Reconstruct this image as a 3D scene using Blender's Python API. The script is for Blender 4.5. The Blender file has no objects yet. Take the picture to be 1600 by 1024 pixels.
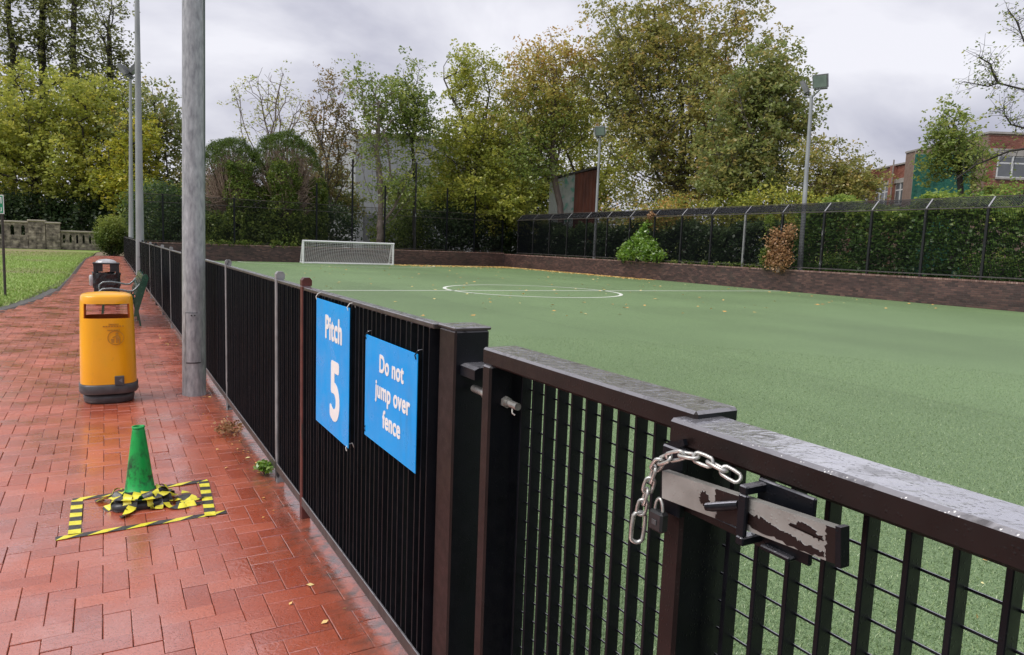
import bpy, math, random
import numpy as np
from mathutils import Vector, Matrix

scene = bpy.context.scene
C = scene.collection
R = math.radians

# ------------------------------------------------------------------ camera
EYE = (0.0, 0.0, 1.536)
CR = Vector((0.86708341, -0.4968176, 0.03658727))
CU = Vector((0.0252004, 0.11709474, 0.99280097))
CF = Vector((0.49752517, 0.85991924, -0.11405091))
cam_d = bpy.data.cameras.new('camera')
cam_d.sensor_fit = 'HORIZONTAL'
cam_d.sensor_width = 36.0
cam_d.lens = 36.0 * 1100.0 / 1600.0
cam_d.clip_start = 0.05
cam_d.clip_end = 2000.0
cam = bpy.data.objects.new('camera', cam_d)
C.objects.link(cam)
B = -CF
cam.matrix_world = Matrix(((CR.x, CU.x, B.x, EYE[0]), (CR.y, CU.y, B.y, EYE[1]), (CR.z, CU.z, B.z, EYE[2]), (0, 0, 0, 1)))
scene.camera = cam

# ------------------------------------------------------------------ sky, sun, exposure
SUN_EL, SUN_AZ = 55.0, 268.0          # azimuth clockwise from +Y: over the lawn on the left
world = bpy.data.worlds.new('World')
scene.world = world
world.use_nodes = True
wt = world.node_tree
wt.nodes.clear()
def wn(t, **k):
    n = wt.nodes.new(t)
    for a, v in k.items():
        setattr(n, a, v)
    return n
wl = wt.links.new
w_out = wn('ShaderNodeOutputWorld')
w_sky = wn('ShaderNodeTexSky', sky_type='NISHITA', sun_disc=False, sun_elevation=R(SUN_EL), sun_rotation=R(SUN_AZ), air_density=1.2, dust_density=3.0)
w_bg = wn('ShaderNodeBackground'); w_bg.inputs['Strength'].default_value = 0.1
wl(w_sky.outputs[0], w_bg.inputs['Color'])
w_tc = wn('ShaderNodeTexCoord')
w_sep = wn('ShaderNodeSeparateXYZ'); wl(w_tc.outputs['Generated'], w_sep.inputs[0])
w_abs = wn('ShaderNodeMath', operation='ABSOLUTE'); wl(w_sep.outputs['Z'], w_abs.inputs[0])
w_add = wn('ShaderNodeMath', operation='ADD'); wl(w_abs.outputs[0], w_add.inputs[0]); w_add.inputs[1].default_value = 0.42
w_dx = wn('ShaderNodeMath', operation='DIVIDE'); wl(w_sep.outputs['X'], w_dx.inputs[0]); wl(w_add.outputs[0], w_dx.inputs[1])
w_dy = wn('ShaderNodeMath', operation='DIVIDE'); wl(w_sep.outputs['Y'], w_dy.inputs[0]); wl(w_add.outputs[0], w_dy.inputs[1])
w_com = wn('ShaderNodeCombineXYZ'); wl(w_dx.outputs[0], w_com.inputs[0]); wl(w_dy.outputs[0], w_com.inputs[1])
w_n = wn('ShaderNodeTexNoise'); w_n.inputs['Scale'].default_value = 1.9; w_n.inputs['Detail'].default_value = 6.0; w_n.inputs['Roughness'].default_value = 0.52
w_n.inputs['Distortion'].default_value = 0.35
wl(w_com.outputs[0], w_n.inputs['Vector'])
w_r = wn('ShaderNodeValToRGB')
w_r.color_ramp.elements[0].position = 0.34; w_r.color_ramp.elements[0].color = (0.265, 0.265, 0.325, 1)
w_r.color_ramp.elements[1].position = 0.60; w_r.color_ramp.elements[1].color = (0.52, 0.515, 0.55, 1)
wl(w_n.outputs['Fac'], w_r.inputs[0])
w_bg2 = wn('ShaderNodeBackground'); w_bg2.inputs['Strength'].default_value = 1.0
wl(w_r.outputs[0], w_bg2.inputs['Color'])
w_mix = wn('ShaderNodeMixShader'); w_mix.inputs[0].default_value = 0.93
wl(w_bg.outputs[0], w_mix.inputs[1]); wl(w_bg2.outputs[0], w_mix.inputs[2]); wl(w_mix.outputs[0], w_out.inputs[0])

sun_d = bpy.data.lights.new('sun', 'SUN')
sun_d.energy = 1.5
sun_d.angle = R(40)
sun_d.color = (1.0, 0.97, 0.92)
sun = bpy.data.objects.new('sun', sun_d)
C.objects.link(sun)
sv = Vector((math.sin(R(SUN_AZ)) * math.cos(R(SUN_EL)), math.cos(R(SUN_AZ)) * math.cos(R(SUN_EL)), math.sin(R(SUN_EL))))
sun.rotation_euler = sv.to_track_quat('Z', 'Y').to_euler()

vs = scene.view_settings
vs.view_transform = 'Standard'
vs.look = 'None'
vs.exposure = 0.84
vs.gamma = 1.0
vs.use_curve_mapping = False
scene.cycles.max_bounces = 4
scene.cycles.diffuse_bounces = 2
scene.cycles.glossy_bounces = 2
scene.cycles.transmission_bounces = 3

# ------------------------------------------------------------------ materials
class NT:
    def __init__(s, name):
        s.m = bpy.data.materials.new(name); s.m.use_nodes = True
        s.t = s.m.node_tree; s.t.nodes.clear()
        s.out = s.n('ShaderNodeOutputMaterial')
        s.p = s.n('ShaderNodeBsdfPrincipled')
        s.l(s.p.outputs[0], s.out.inputs[0])
        s.g = s.n('ShaderNodeNewGeometry')
    def n(s, t, **k):
        nd = s.t.nodes.new(t)
        for a, v in k.items(): setattr(nd, a, v)
        return nd
    def l(s, a, b): s.t.links.new(a, b)
    def pos(s, stretch=(1, 1, 1)):
        mp = s.n('ShaderNodeMapping'); mp.inputs['Scale'].default_value = stretch
        s.l(s.g.outputs['Position'], mp.inputs[0]); return mp.outputs[0]
    def noise(s, scale, stretch=(1, 1, 1), detail=4, rough=0.55, dist=0.0):
        nd = s.n('ShaderNodeTexNoise'); nd.inputs['Scale'].default_value = scale; nd.inputs['Detail'].default_value = detail
        nd.inputs['Roughness'].default_value = rough; nd.inputs['Distortion'].default_value = dist
        s.l(s.pos(stretch), nd.inputs['Vector']); return nd.outputs['Fac']
    def vor(s, scale, stretch=(1, 1, 1), feature='F1', out='Distance'):
        nd = s.n('ShaderNodeTexVoronoi', feature=feature); nd.inputs['Scale'].default_value = scale
        s.l(s.pos(stretch), nd.inputs['Vector']); return nd.outputs[out]
    def ramp(s, fac, stops):
        nd = s.n('ShaderNodeValToRGB'); e = nd.color_ramp.elements
        while len(e) < len(stops): e.new(0.5)
        for el, (p, c) in zip(e, stops):
            el.position = p; el.color = (*c, 1) if len(c) == 3 else c
        s.l(fac, nd.inputs[0]); return nd.outputs[0]
    def rng(s, fac, a, b, c, d):
        nd = s.n('ShaderNodeMapRange'); 
        for i, v in enumerate((a, b, c, d)): nd.inputs[i + 1].default_value = v
        s.l(fac, nd.inputs[0]); return nd.outputs[0]
    def math(s, op, a, b=None):
        nd = s.n('ShaderNodeMath', operation=op)
        for i, v in enumerate((a, b)):
            if v is None: continue
            if isinstance(v, (int, float)): nd.inputs[i].default_value = v
            else: s.l(v, nd.inputs[i])
        return nd.outputs[0]
    def mix(s, fac, a, b, blend='MIX'):
        nd = s.n('ShaderNodeMix', data_type='RGBA', blend_type=blend)
        for k, v in ((0, fac), (6, a), (7, b)):
            if isinstance(v, (int, float)): nd.inputs[k].default_value = v
            elif isinstance(v, tuple): nd.inputs[k].default_value = (*v, 1)
            else: s.l(v, nd.inputs[k])
        return nd.outputs[2]
    def bump(s, h, strength, dist=0.01, normal=None):
        nd = s.n('ShaderNodeBump'); nd.inputs['Strength'].default_value = strength; nd.inputs['Distance'].default_value = dist
        s.l(h, nd.inputs['Height'])
        if normal is not None: s.l(normal, nd.inputs['Normal'])
        return nd.outputs[0]
    def rnd(s):
        oi = s.n('ShaderNodeObjectInfo')
        return s.math('FRACT', s.math('ADD', oi.outputs['Random'], s.g.outputs['Random Per Island']))
    def hsv(s, col, v, h=None, sat=None):
        nd = s.n('ShaderNodeHueSaturation'); s.l(col, nd.inputs['Color']); s.l(v, nd.inputs['Value'])
        if h is not None: s.l(h, nd.inputs['Hue'])
        if sat is not None: s.l(sat, nd.inputs['Saturation'])
        return nd.outputs[0]
    def set(s, **k):
        for a, v in k.items():
            i = s.p.inputs[a.replace('_', ' ')]
            if isinstance(v, (int, float)): i.default_value = v
            elif isinstance(v, tuple): i.default_value = (*v, 1)
            else: s.l(v, i)

M = {}
def mk(name, stops, scale=6, stretch=(1, 1, 1), rough=(0.45, 0.7), bump=0.0, bscale=60, bdist=0.004, coat=0.0, coat_r=0.1, metal=0.0, vary=0.0, spec=0.5, detail=5):
    t = NT(name)
    col = t.ramp(t.noise(scale, stretch, detail), stops)
    if vary: col = t.hsv(col, t.rng(t.rnd(), 0, 1, 1 - vary, 1 + vary))
    t.set(Base_Color=col, Roughness=t.rng(t.noise(scale * 1.7, stretch), 0.3, 0.7, rough[0], rough[1]), Metallic=metal, Coat_Weight=coat, Coat_Roughness=coat_r)
    t.p.inputs['Specular IOR Level'].default_value = spec
    if bump: t.set(Normal=t.bump(t.noise(bscale, stretch), bump, bdist))
    M[name] = t.m
    return t.m

# wet clay paver
t = NT('paver_clay')
r = t.rnd()
big = t.noise(0.7, detail=3)
fine = t.noise(55, detail=5, rough=0.7)
swirl = t.noise(24, dist=3.0, detail=3)
c = t.ramp(t.math('ADD', t.math('MULTIPLY', r, 0.42), t.math('MULTIPLY', fine, 0.5)),
           [(0.1, (0.33, 0.058, 0.026)), (0.45, (0.46, 0.095, 0.043)), (0.75, (0.54, 0.132, 0.066)), (1.0, (0.57, 0.185, 0.11))])
pit = t.math('MULTIPLY', t.rng(t.vor(135), 0.13, 0.25, 1.0, 0.0), t.rng(t.noise(70, detail=2), 0.46, 0.53, 0.0, 1.0))
c = t.mix(t.math('MULTIPLY', pit, 0.9), c, (0.05, 0.020, 0.018))
c = t.mix(t.rng(t.noise(3.1, detail=6), 0.60, 0.78, 0.0, 0.25), c, (0.15, 0.06, 0.042))
c = t.hsv(c, t.rng(big, 0.3, 0.7, 0.85, 1.15))
px_ = t.n('ShaderNodeSeparateXYZ'); t.l(t.g.outputs['Position'], px_.inputs[0])
gr = t.math('MULTIPLY', t.rng(t.math('ADD', px_.outputs['X'], t.math('MULTIPLY', t.noise(5, detail=5), 0.30)), 0.86, 1.06, 0.0, 1.0), t.rng(t.noise(18, detail=5), 0.40, 0.62, 0.25, 1.0))
c = t.mix(t.math('MULTIPLY', gr, 0.85), c, (0.055, 0.045, 0.034))
h = t.math('ADD', t.math('MULTIPLY', swirl, 1.0), t.math('MULTIPLY', fine, 0.35))
wet = t.noise(1.9, detail=5)
t.set(Base_Color=c, Roughness=t.rng(t.math('ADD', wet, t.math('MULTIPLY', r, 0.12)), 0.36, 0.66, 0.16, 0.48), Coat_Weight=t.rng(wet, 0.35, 0.68, 1.0, 0.45), Coat_Roughness=t.rng(wet, 0.38, 0.62, 0.05, 0.30), Coat_IOR=2.9,
      Normal=t.bump(t.math('SUBTRACT', h, t.math('MULTIPLY', pit, 0.7)), 0.75, 0.005))
t.set(Coat_Normal=t.bump(t.math('SUBTRACT', swirl, t.math('MULTIPLY', pit, 0.5)), 0.24, 0.004))
M['paver'] = t.m

# sand-and-moss joint below the pavers
mk('joint', [(0.3, (0.018, 0.012, 0.009)), (0.7, (0.055, 0.036, 0.026))], 30, rough=(0.5, 0.8), bump=0.5, bscale=200)
# artificial turf
t = NT('artificial_turf')
n1 = t.noise(170, detail=2, rough=0.75); n2 = t.noise(0.35, detail=4); n3 = t.noise(45, detail=4, rough=0.7)
s = t.math('ADD', t.math('MULTIPLY', n1, 0.65), t.math('MULTIPLY', n3, 0.35))
c = t.ramp(s, [(0.36, (0.032, 0.060, 0.024)), (0.5, (0.138, 0.222, 0.090)), (0.64, (0.34, 0.45, 0.235))])
ps = t.n('ShaderNodeSeparateXYZ'); t.l(t.g.outputs['Position'], ps.inputs[0])
lane = t.math('PINGPONG', t.math('ADD', ps.outputs['X'], t.math('MULTIPLY', t.noise(0.8, detail=2), 0.08)), 4.0)
seam = t.rng(lane, 0.0, 0.05, 0.82, 1.0)
pile = t.rng(t.math('SINE', t.math('MULTIPLY', ps.outputs['X'], 0.785)), -0.25, 0.25, 0.965, 1.035)
damp = t.rng(t.noise(0.16, (1, 0.5, 1), 6, 0.6), 0.36, 0.62, 0.86, 1.08)
c = t.hsv(c, t.math('MULTIPLY', t.math('MULTIPLY', t.rng(n2, 0.25, 0.75, 0.92, 1.08), damp), t.math('MULTIPLY', seam, pile)))
t.set(Base_Color=c, Roughness=0.6, Normal=t.bump(s, 0.5, 0.008))
t.p.inputs['Specular IOR Level'].default_value = 0.5
M['turf'] = t.m
t = NT('turf_fibre')
c = t.ramp(t.g.outputs['Random Per Island'], [(0.0, (0.05, 0.09, 0.03)), (0.5, (0.155, 0.235, 0.085)), (0.85, (0.31, 0.40, 0.18)), (1.0, (0.48, 0.56, 0.36))])
t.set(Base_Color=c, Roughness=0.4)
M['fibre'] = t.m
mk('line_paint', [(0.3, (0.62, 0.66, 0.58)), (0.7, (0.82, 0.84, 0.78))], 30, rough=(0.5, 0.7), bump=0.3, bscale=150)
# lawn
t = NT('lawn_grass')
n2 = t.noise(0.22, detail=4); n3 = t.noise(25, detail=5, rough=0.7)
c = t.ramp(n3, [(0.3, (0.14, 0.23, 0.03)), (0.7, (0.27, 0.39, 0.08))])
c = t.mix(t.rng(n2, 0.50, 0.66, 0.0, 0.85), c, (0.24, 0.20, 0.11))
vd = t.n('ShaderNodeVectorMath', operation='DISTANCE'); mpv = t.n('ShaderNodeMapping'); mpv.inputs['Scale'].default_value = (1, 0.55, 0); t.l(t.g.outputs['Position'], mpv.inputs[0])
t.l(mpv.outputs[0], vd.inputs[0]); vd.inputs[1].default_value = (-5.2, 56.5 * 0.55, 0)
c = t.mix(t.rng(t.math('ADD', vd.outputs['Value'], t.math('MULTIPLY', t.noise(0.9, detail=5), 4.0)), 4.5, 8.0, 0.8, 0.0), c, (0.27, 0.21, 0.12))
t.set(Base_Color=c, Roughness=0.8, Normal=t.bump(n3, 0.8, 0.03))
M['lawn'] = t.m
t = NT('grass_blade')
c = t.ramp(t.g.outputs['Random Per Island'], [(0.0, (0.15, 0.25, 0.03)), (0.6, (0.26, 0.39, 0.06)), (1.0, (0.40, 0.42, 0.16))])
t.set(Base_Color=c, Roughness=0.5)
M['blade'] = t.m
mk('soil', [(0.3, (0.045, 0.04, 0.022)), (0.7, (0.10, 0.10, 0.045))], 0.8, rough=(0.8, 0.95), bump=0.6, bscale=12, bdist=0.05)
mk('tarmac', [(0.3, (0.05, 0.048, 0.046)), (0.7, (0.13, 0.12, 0.11))], 14, rough=(0.35, 0.7), bump=0.6, bscale=120)
mk('sandy_path', [(0.3, (0.16, 0.12, 0.08)), (0.7, (0.28, 0.22, 0.15))], 4, rough=(0.6, 0.9), bump=0.4, bscale=60)
mk('plinth', [(0.3, (0.10, 0.095, 0.085)), (0.7, (0.20, 0.19, 0.17))], 8, bump=0.5, bscale=70)

# wet painted steel, brown-black, with the sky sheen of standing water painted on what faces up
def wet_paint(name, c1, c2, rough, top=True, peel=None, spec=0.4):
    t = NT(name)
    n = t.noise(9, detail=6); 
    c = t.ramp(n, [(0.3, c1), (0.7, c2)])
    drops = t.rng(t.vor(130), 0.10, 0.34, 1.0, 0.0)
    gate = t.rng(t.noise(38), 0.44, 0.56, 0.0, 1.0)
    drops = t.math('MULTIPLY', drops, gate)
    film = t.rng(t.noise(34, dist=0.8, detail=1), 0.36, 0.62, 0.0, 1.0)
    sx = t.n('ShaderNodeSeparateXYZ'); t.l(t.g.outputs['True Normal'], sx.inputs[0])
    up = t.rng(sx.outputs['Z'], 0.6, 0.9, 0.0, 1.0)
    h = t.math('ADD', drops, t.math('MULTIPLY', t.math('MULTIPLY', film, up), 0.7))
    rg = t.math('SUBTRACT', t.rng(t.noise(30), 0.3, 0.7, rough, rough + 0.18), t.math('MULTIPLY', up, rough * 0.55))
    sky_sheen = t.math('MULTIPLY', up, t.rng(t.noise(16, detail=4, dist=0.8), 0.34, 0.46, 0.15, 1.0)) if top else None
    if peel is not None:
        pn = t.rng(t.noise(7, (1, 1, 0.35), 5, 0.6), peel[0], peel[0] + 0.02, 0.0, 1.0)
        c = t.mix(pn, c, peel[1])
    if top:
        c = t.mix(t.math('MULTIPLY', sky_sheen, 0.9), c, (0.62, 0.61, 0.66)); t.set(Metallic=t.math('MULTIPLY', sky_sheen, 0.75))  # pale sky reflection mixed into the colour of the upward faces
    t.set(Base_Color=c, Roughness=rg, Coat_Weight=t.math('MULTIPLY', up, 1.0) if top else 0.05, Coat_Roughness=0.20, Coat_IOR=3.2, Normal=t.bump(h, 0.35, 0.0016))
    t.set(Coat_Normal=t.bump(h, 0.30, 0.0022))
    t.p.inputs['Specular IOR Level'].default_value = spec
    M[name] = t.m
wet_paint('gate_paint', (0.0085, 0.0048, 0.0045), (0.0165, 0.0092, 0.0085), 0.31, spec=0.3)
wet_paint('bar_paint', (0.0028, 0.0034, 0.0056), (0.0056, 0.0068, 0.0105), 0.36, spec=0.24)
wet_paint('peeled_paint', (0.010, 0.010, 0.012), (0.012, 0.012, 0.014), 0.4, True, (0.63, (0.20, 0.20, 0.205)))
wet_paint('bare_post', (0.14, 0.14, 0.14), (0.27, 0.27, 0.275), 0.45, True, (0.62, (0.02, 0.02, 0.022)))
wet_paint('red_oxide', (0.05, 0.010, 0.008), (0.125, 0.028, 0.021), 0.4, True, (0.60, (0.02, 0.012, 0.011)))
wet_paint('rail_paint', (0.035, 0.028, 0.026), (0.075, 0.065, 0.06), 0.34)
wet_paint('bolt_bar_steel', (0.20, 0.19, 0.175), (0.36, 0.35, 0.33), 0.30, False, (0.66, (0.10, 0.09, 0.08)))
mk('galvanised', [(0.30, (0.22, 0.23, 0.245)), (0.48, (0.33, 0.345, 0.36)), (0.58, (0.38, 0.395, 0.41)), (0.72, (0.49, 0.505, 0.52))], 34, (1, 1, 0.30), rough=(0.35, 0.6), bump=0.15, bscale=40, metal=0.25, coat=0.1)
mk('galvanised_far', [(0.3, (0.24, 0.25, 0.265)), (0.7, (0.36, 0.37, 0.385))], 3, (1, 1, 0.3), rough=(0.4, 0.6), metal=0.2)
mk('green_pole', [(0.3, (0.05, 0.075, 0.065)), (0.7, (0.09, 0.12, 0.105))], 5, (1, 1, 0.3), rough=(0.4, 0.6))
mk('zinc', [(0.3, (0.42, 0.41, 0.38)), (0.7, (0.66, 0.65, 0.62))], 60, rough=(0.25, 0.45), metal=0.75)
mk('black_plastic', [(0.3, (0.012, 0.012, 0.013)), (0.7, (0.028, 0.028, 0.03))], 25, rough=(0.3, 0.5), bump=0.2, bscale=50)
mk('bin_liner', [(0.3, (0.008, 0.008, 0.009)), (0.7, (0.02, 0.02, 0.022))], 10, rough=(0.18, 0.35), bump=0.9, bscale=18, bdist=0.02)
mk('grey_plastic', [(0.3, (0.045, 0.045, 0.048)), (0.7, (0.085, 0.085, 0.09))], 14, rough=(0.35, 0.55), bump=0.1)
mk('yellow_plastic', [(0.25, (0.78, 0.33, 0.004)), (0.6, (0.88, 0.40, 0.006)), (0.8, (0.80, 0.42, 0.02))], 5, (1, 1, 0.5), rough=(0.28, 0.45), coat=0.3, bump=0.05, bscale=30)
t = NT('yellow_plastic')
n = t.noise(5, (1, 1, 0.5), 5); c = t.ramp(n, [(0.25, (0.86, 0.37, 0.003)), (0.6, (0.93, 0.43, 0.004)), (0.8, (0.88, 0.44, 0.01))])
c = t.mix(t.rng(t.noise(13, (1, 1, 0.6), 7, 0.7), 0.62, 0.76, 0.0, 0.45), c, (0.50, 0.26, 0.03))
c = t.mix(t.rng(t.vor(70, (1, 1, 0.25)), 0.03, 0.07, 0.5, 0.0), c, (0.25, 0.14, 0.04))
t.set(Base_Color=c, Roughness=t.rng(n, 0.3, 0.7, 0.28, 0.45), Coat_Weight=0.3)
M['yellow_plastic'] = t.m
mk('yellow_mark', [(0.3, (0.42, 0.19, 0.02)), (0.7, (0.52, 0.24, 0.02))], 30, rough=(0.4, 0.6))
mk('orange_inside', [(0.3, (0.50, 0.10, 0.005)), (0.7, (0.62, 0.14, 0.008))], 8, rough=(0.4, 0.6))
mk('dome_lid', [(0.3, (0.30, 0.30, 0.31)), (0.7, (0.52, 0.52, 0.53))], 12, rough=(0.15, 0.3), coat=0.5)
mk('bench_green', [(0.3, (0.008, 0.055, 0.032)), (0.7, (0.018, 0.09, 0.055))], 8, rough=(0.15, 0.3), coat=0.6, bump=0.1, bscale=60)
mk('arm_metal', [(0.3, (0.12, 0.14, 0.14)), (0.7, (0.24, 0.26, 0.26))], 30, rough=(0.2, 0.35), metal=0.5, coat=0.4)
t = NT('cone_green')
n = t.noise(28, (1, 1, 0.6), 6, 0.7)
zz = t.n('ShaderNodeSeparateXYZ'); t.l(t.g.outputs['Position'], zz.inputs[0])
d = t.math('MULTIPLY', t.rng(n, 0.46, 0.60, 0.0, 1.0), t.rng(t.noise(7), 0.40, 0.6, 0.25, 1.0))
c = t.mix(d, (0.003, 0.36, 0.065), (0.010, 0.06, 0.020))
t.set(Base_Color=c, Roughness=t.rng(n, 0.3, 0.7, 0.3, 0.55), Normal=t.bump(n, 0.1, 0.003))
M['cone_green'] = t.m
mk('tape_yellow', [(0.3, (0.72, 0.62, 0.03)), (0.7, (0.88, 0.80, 0.08))], 25, rough=(0.2, 0.4), bump=0.2, bscale=70)
mk('tape_black', [(0.3, (0.02, 0.02, 0.02)), (0.7, (0.075, 0.07, 0.065))], 60, rough=(0.25, 0.45), bump=0.2, bscale=70)
mk('sign_blue', [(0.3, (0.003, 0.31, 0.86)), (0.7, (0.004, 0.35, 0.92))], 3, rough=(0.35, 0.5), spec=0.2)
t = NT('sign_blue')
c = t.ramp(t.noise(3), [(0.3, (0.002, 0.31, 0.80)), (0.7, (0.003, 0.35, 0.85))])
c = t.mix(t.math('MULTIPLY', t.rng(t.noise(14, (1, 1, 0.12), 6, 0.65), 0.52, 0.72, 0.0, 0.35), t.rng(t.noise(4, detail=3), 0.4, 0.6, 0.2, 1.0)), c, (0.05, 0.16, 0.34))
t.set(Base_Color=c, Roughness=t.rng(t.noise(9, detail=5), 0.3, 0.7, 0.22, 0.5), Normal=t.bump(t.noise(4, detail=2), 0.12, 0.02))
t.p.inputs['Specular IOR Level'].default_value = 0.22
M['sign_blue'] = t.m
mk('sign_white', [(0.3, (0.80, 0.80, 0.80)), (0.7, (0.86, 0.86, 0.86))], 3, rough=(0.3, 0.4))
mk('sign_green', [(0.3, (0.01, 0.27, 0.12)), (0.7, (0.015, 0.32, 0.15))], 3, rough=(0.3, 0.4))
mk('sign_pole_brown', [(0.3, (0.035, 0.028, 0.025)), (0.7, (0.06, 0.05, 0.045))], 8)
mk('cable_tie', [(0.3, (0.65, 0.64, 0.60)), (0.7, (0.75, 0.74, 0.70))], 8)
mk('white_paint', [(0.3, (0.70, 0.71, 0.71)), (0.7, (0.82, 0.82, 0.82))], 8, rough=(0.3, 0.5))
mk('net_cord', [(0.3, (0.62, 0.63, 0.63)), (0.7, (0.75, 0.75, 0.75))], 8, rough=(0.6, 0.8))

# bricks
def brick_mat(name, stops, vary=0.25, stain=None):
    t = NT(name)
    r = t.rnd(); f = t.noise(40, detail=5)
    c = t.ramp(t.math('ADD', t.math('MULTIPLY', r, 0.75), t.math('MULTIPLY', f, 0.25)), stops)
    c = t.hsv(c, t.rng(t.noise(0.6, (1, 1, 2.5), 5), 0.3, 0.7, 0.72, 1.25))
    if stain: c = t.mix(t.rng(t.noise(1.1, detail=6), 0.56, 0.72, 0.0, 0.6), c, stain)
    t.set(Base_Color=c, Roughness=t.rng(f, 0.3, 0.7, 0.45, 0.75), Normal=t.bump(f, 0.4, 0.004))
    M[name] = t.m
brick_mat('wall_brick', [(0.05, (0.036, 0.021, 0.021)), (0.45, (0.068, 0.037, 0.035)), (0.8, (0.108, 0.056, 0.048)), (1.0, (0.17, 0.105, 0.085))], stain=(0.055, 0.045, 0.038))
brick_mat('coping_brick', [(0.05, (0.13, 0.07, 0.06)), (0.5, (0.24, 0.14, 0.12)), (1.0, (0.34, 0.24, 0.21))])
mk('mortar', [(0.3, (0.045, 0.036, 0.033)), (0.7, (0.10, 0.083, 0.074))], 12, bump=0.3)
brick_mat('house_brick', [(0.05, (0.19, 0.065, 0.042)), (0.5, (0.26, 0.095, 0.066)), (1.0, (0.32, 0.14, 0.10))])
mk('house_mortar', [(0.3, (0.20, 0.13, 0.10)), (0.7, (0.28, 0.20, 0.16))], 6)
mk('concrete_band', [(0.3, (0.30, 0.28, 0.26)), (0.7, (0.42, 0.40, 0.37))], 2, bump=0.2)
mk('window_frame', [(0.3, (0.55, 0.56, 0.57)), (0.7, (0.68, 0.69, 0.70))], 4)
mk('window_glass', [(0.3, (0.05, 0.06, 0.07)), (0.7, (0.12, 0.13, 0.14))], 0.9, rough=(0.05, 0.12), spec=0.8)
mk('scaffold_net', [(0.3, (0.003, 0.065, 0.045)), (0.7, (0.008, 0.115, 0.08))], 1.6, rough=(0.6, 0.8), bump=0.6, bscale=6, bdist=0.08)
mk('scaffold_tube', [(0.3, (0.20, 0.17, 0.15)), (0.7, (0.32, 0.28, 0.25))], 5)
mk('cladding', [(0.3, (0.30, 0.315, 0.325)), (0.7, (0.37, 0.385, 0.395))], 0.6, (1, 1, 0.3), rough=(0.5, 0.7))
mk('shed_white', [(0.3, (0.44, 0.47, 0.46)), (0.7, (0.60, 0.62, 0.60))], 1.5, (1, 1, 0.3))
mk('shed_paint_green', [(0.36, (0.16, 0.40, 0.31)), (0.46, (0.44, 0.48, 0.46)), (0.7, (0.56, 0.58, 0.56))], 2.2)
mk('shed_rust', [(0.3, (0.10, 0.028, 0.016)), (0.7, (0.22, 0.065, 0.035))], 2.5, (1, 1, 0.25))
mk('shed_roof', [(0.3, (0.04, 0.032, 0.03)), (0.7, (0.08, 0.07, 0.06))], 3)
mk('stone', [(0.32, (0.07, 0.06, 0.05)), (0.5, (0.21, 0.18, 0.145)), (0.68, (0.40, 0.35, 0.28))], 3.4, rough=(0.7, 0.9), bump=0.6, bscale=14, bdist=0.02, vary=0.2)
mk('stone_cap', [(0.3, (0.26, 0.23, 0.18)), (0.7, (0.42, 0.38, 0.31))], 2.0, rough=(0.6, 0.9), bump=0.5, bscale=12, bdist=0.02)
mk('lamp_housing', [(0.3, (0.12, 0.125, 0.13)), (0.7, (0.20, 0.205, 0.21))], 6, metal=0.3)
mk('lamp_glass', [(0.3, (0.16, 0.20, 0.19)), (0.7, (0.24, 0.29, 0.275))], 3, rough=(0.08, 0.15), spec=0.7)
# bark
def bark(name, a, b, sc=5):
    mk(name, [(0.28, a), (0.72, b)], sc, (1, 1, 0.25), rough=(0.7, 0.9), bump=0.8, bscale=16, bdist=0.03)
bark('bark_grey', (0.055, 0.045, 0.038), (0.14, 0.12, 0.10))
bark('bark_dark', (0.018, 0.015, 0.013), (0.05, 0.042, 0.035))
bark('bark_pale', (0.13, 0.10, 0.085), (0.27, 0.22, 0.185))
bark('bark_orange', (0.17, 0.075, 0.045), (0.36, 0.19, 0.12))
bark('bark_pink', (0.10, 0.075, 0.068), (0.20, 0.15, 0.135))
bark('dead_twig', (0.22, 0.15, 0.115), (0.46, 0.34, 0.27))
# leaves: tint attribute through a ramp, diffuse and translucent
def leaf_mat(name, stops, trans=0.48, gloss=0.03):
    t = NT(name); t.t.nodes.remove(t.p)
    at = t.n('ShaderNodeAttribute', attribute_name='tint')
    c = t.ramp(at.outputs['Fac'], stops)
    d = t.n('ShaderNodeBsdfDiffuse'); t.l(c, d.inputs[0])
    tr = t.n('ShaderNodeBsdfTranslucent'); t.l(c, tr.inputs[0])
    gl = t.n('ShaderNodeBsdfGlossy'); gl.inputs['Roughness'].default_value = 0.35; gl.inputs['Color'].default_value = (1, 1, 1, 1)
    m1 = t.n('ShaderNodeMixShader'); m1.inputs[0].default_value = trans; t.l(d.outputs[0], m1.inputs[1]); t.l(tr.outputs[0], m1.inputs[2])
    m2 = t.n('ShaderNodeMixShader'); m2.inputs[0].default_value = gloss; t.l(m1.outputs[0], m2.inputs[1]); t.l(gl.outputs[0], m2.inputs[2])
    t.l(m2.outputs[0], t.out.inputs[0])
    M[name] = t.m
leaf_mat('leaf_olive', [(0.0, (0.137, 0.160, 0.053)), (0.4, (0.311, 0.324, 0.090)), (0.7, (0.498, 0.428, 0.127)), (1.0, (0.662, 0.381, 0.150))])
leaf_mat('leaf_maple', [(0.0, (0.128, 0.165, 0.062)), (0.5, (0.274, 0.324, 0.099)), (0.8, (0.493, 0.415, 0.137)), (1.0, (0.567, 0.287, 0.127))])
leaf_mat('leaf_orange', [(0.0, (0.164, 0.247, 0.066)), (0.3, (0.335, 0.397, 0.093)), (0.65, (0.573, 0.440, 0.113)), (1.0, (0.606, 0.290, 0.113))])
leaf_mat('leaf_green', [(0.0, (0.114, 0.172, 0.051)), (0.5, (0.270, 0.353, 0.086)), (1.0, (0.557, 0.534, 0.136))])
leaf_mat('leaf_yellow', [(0.0, (0.180, 0.233, 0.036)), (0.5, (0.413, 0.429, 0.055)), (1.0, (0.770, 0.609, 0.077))])
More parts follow.
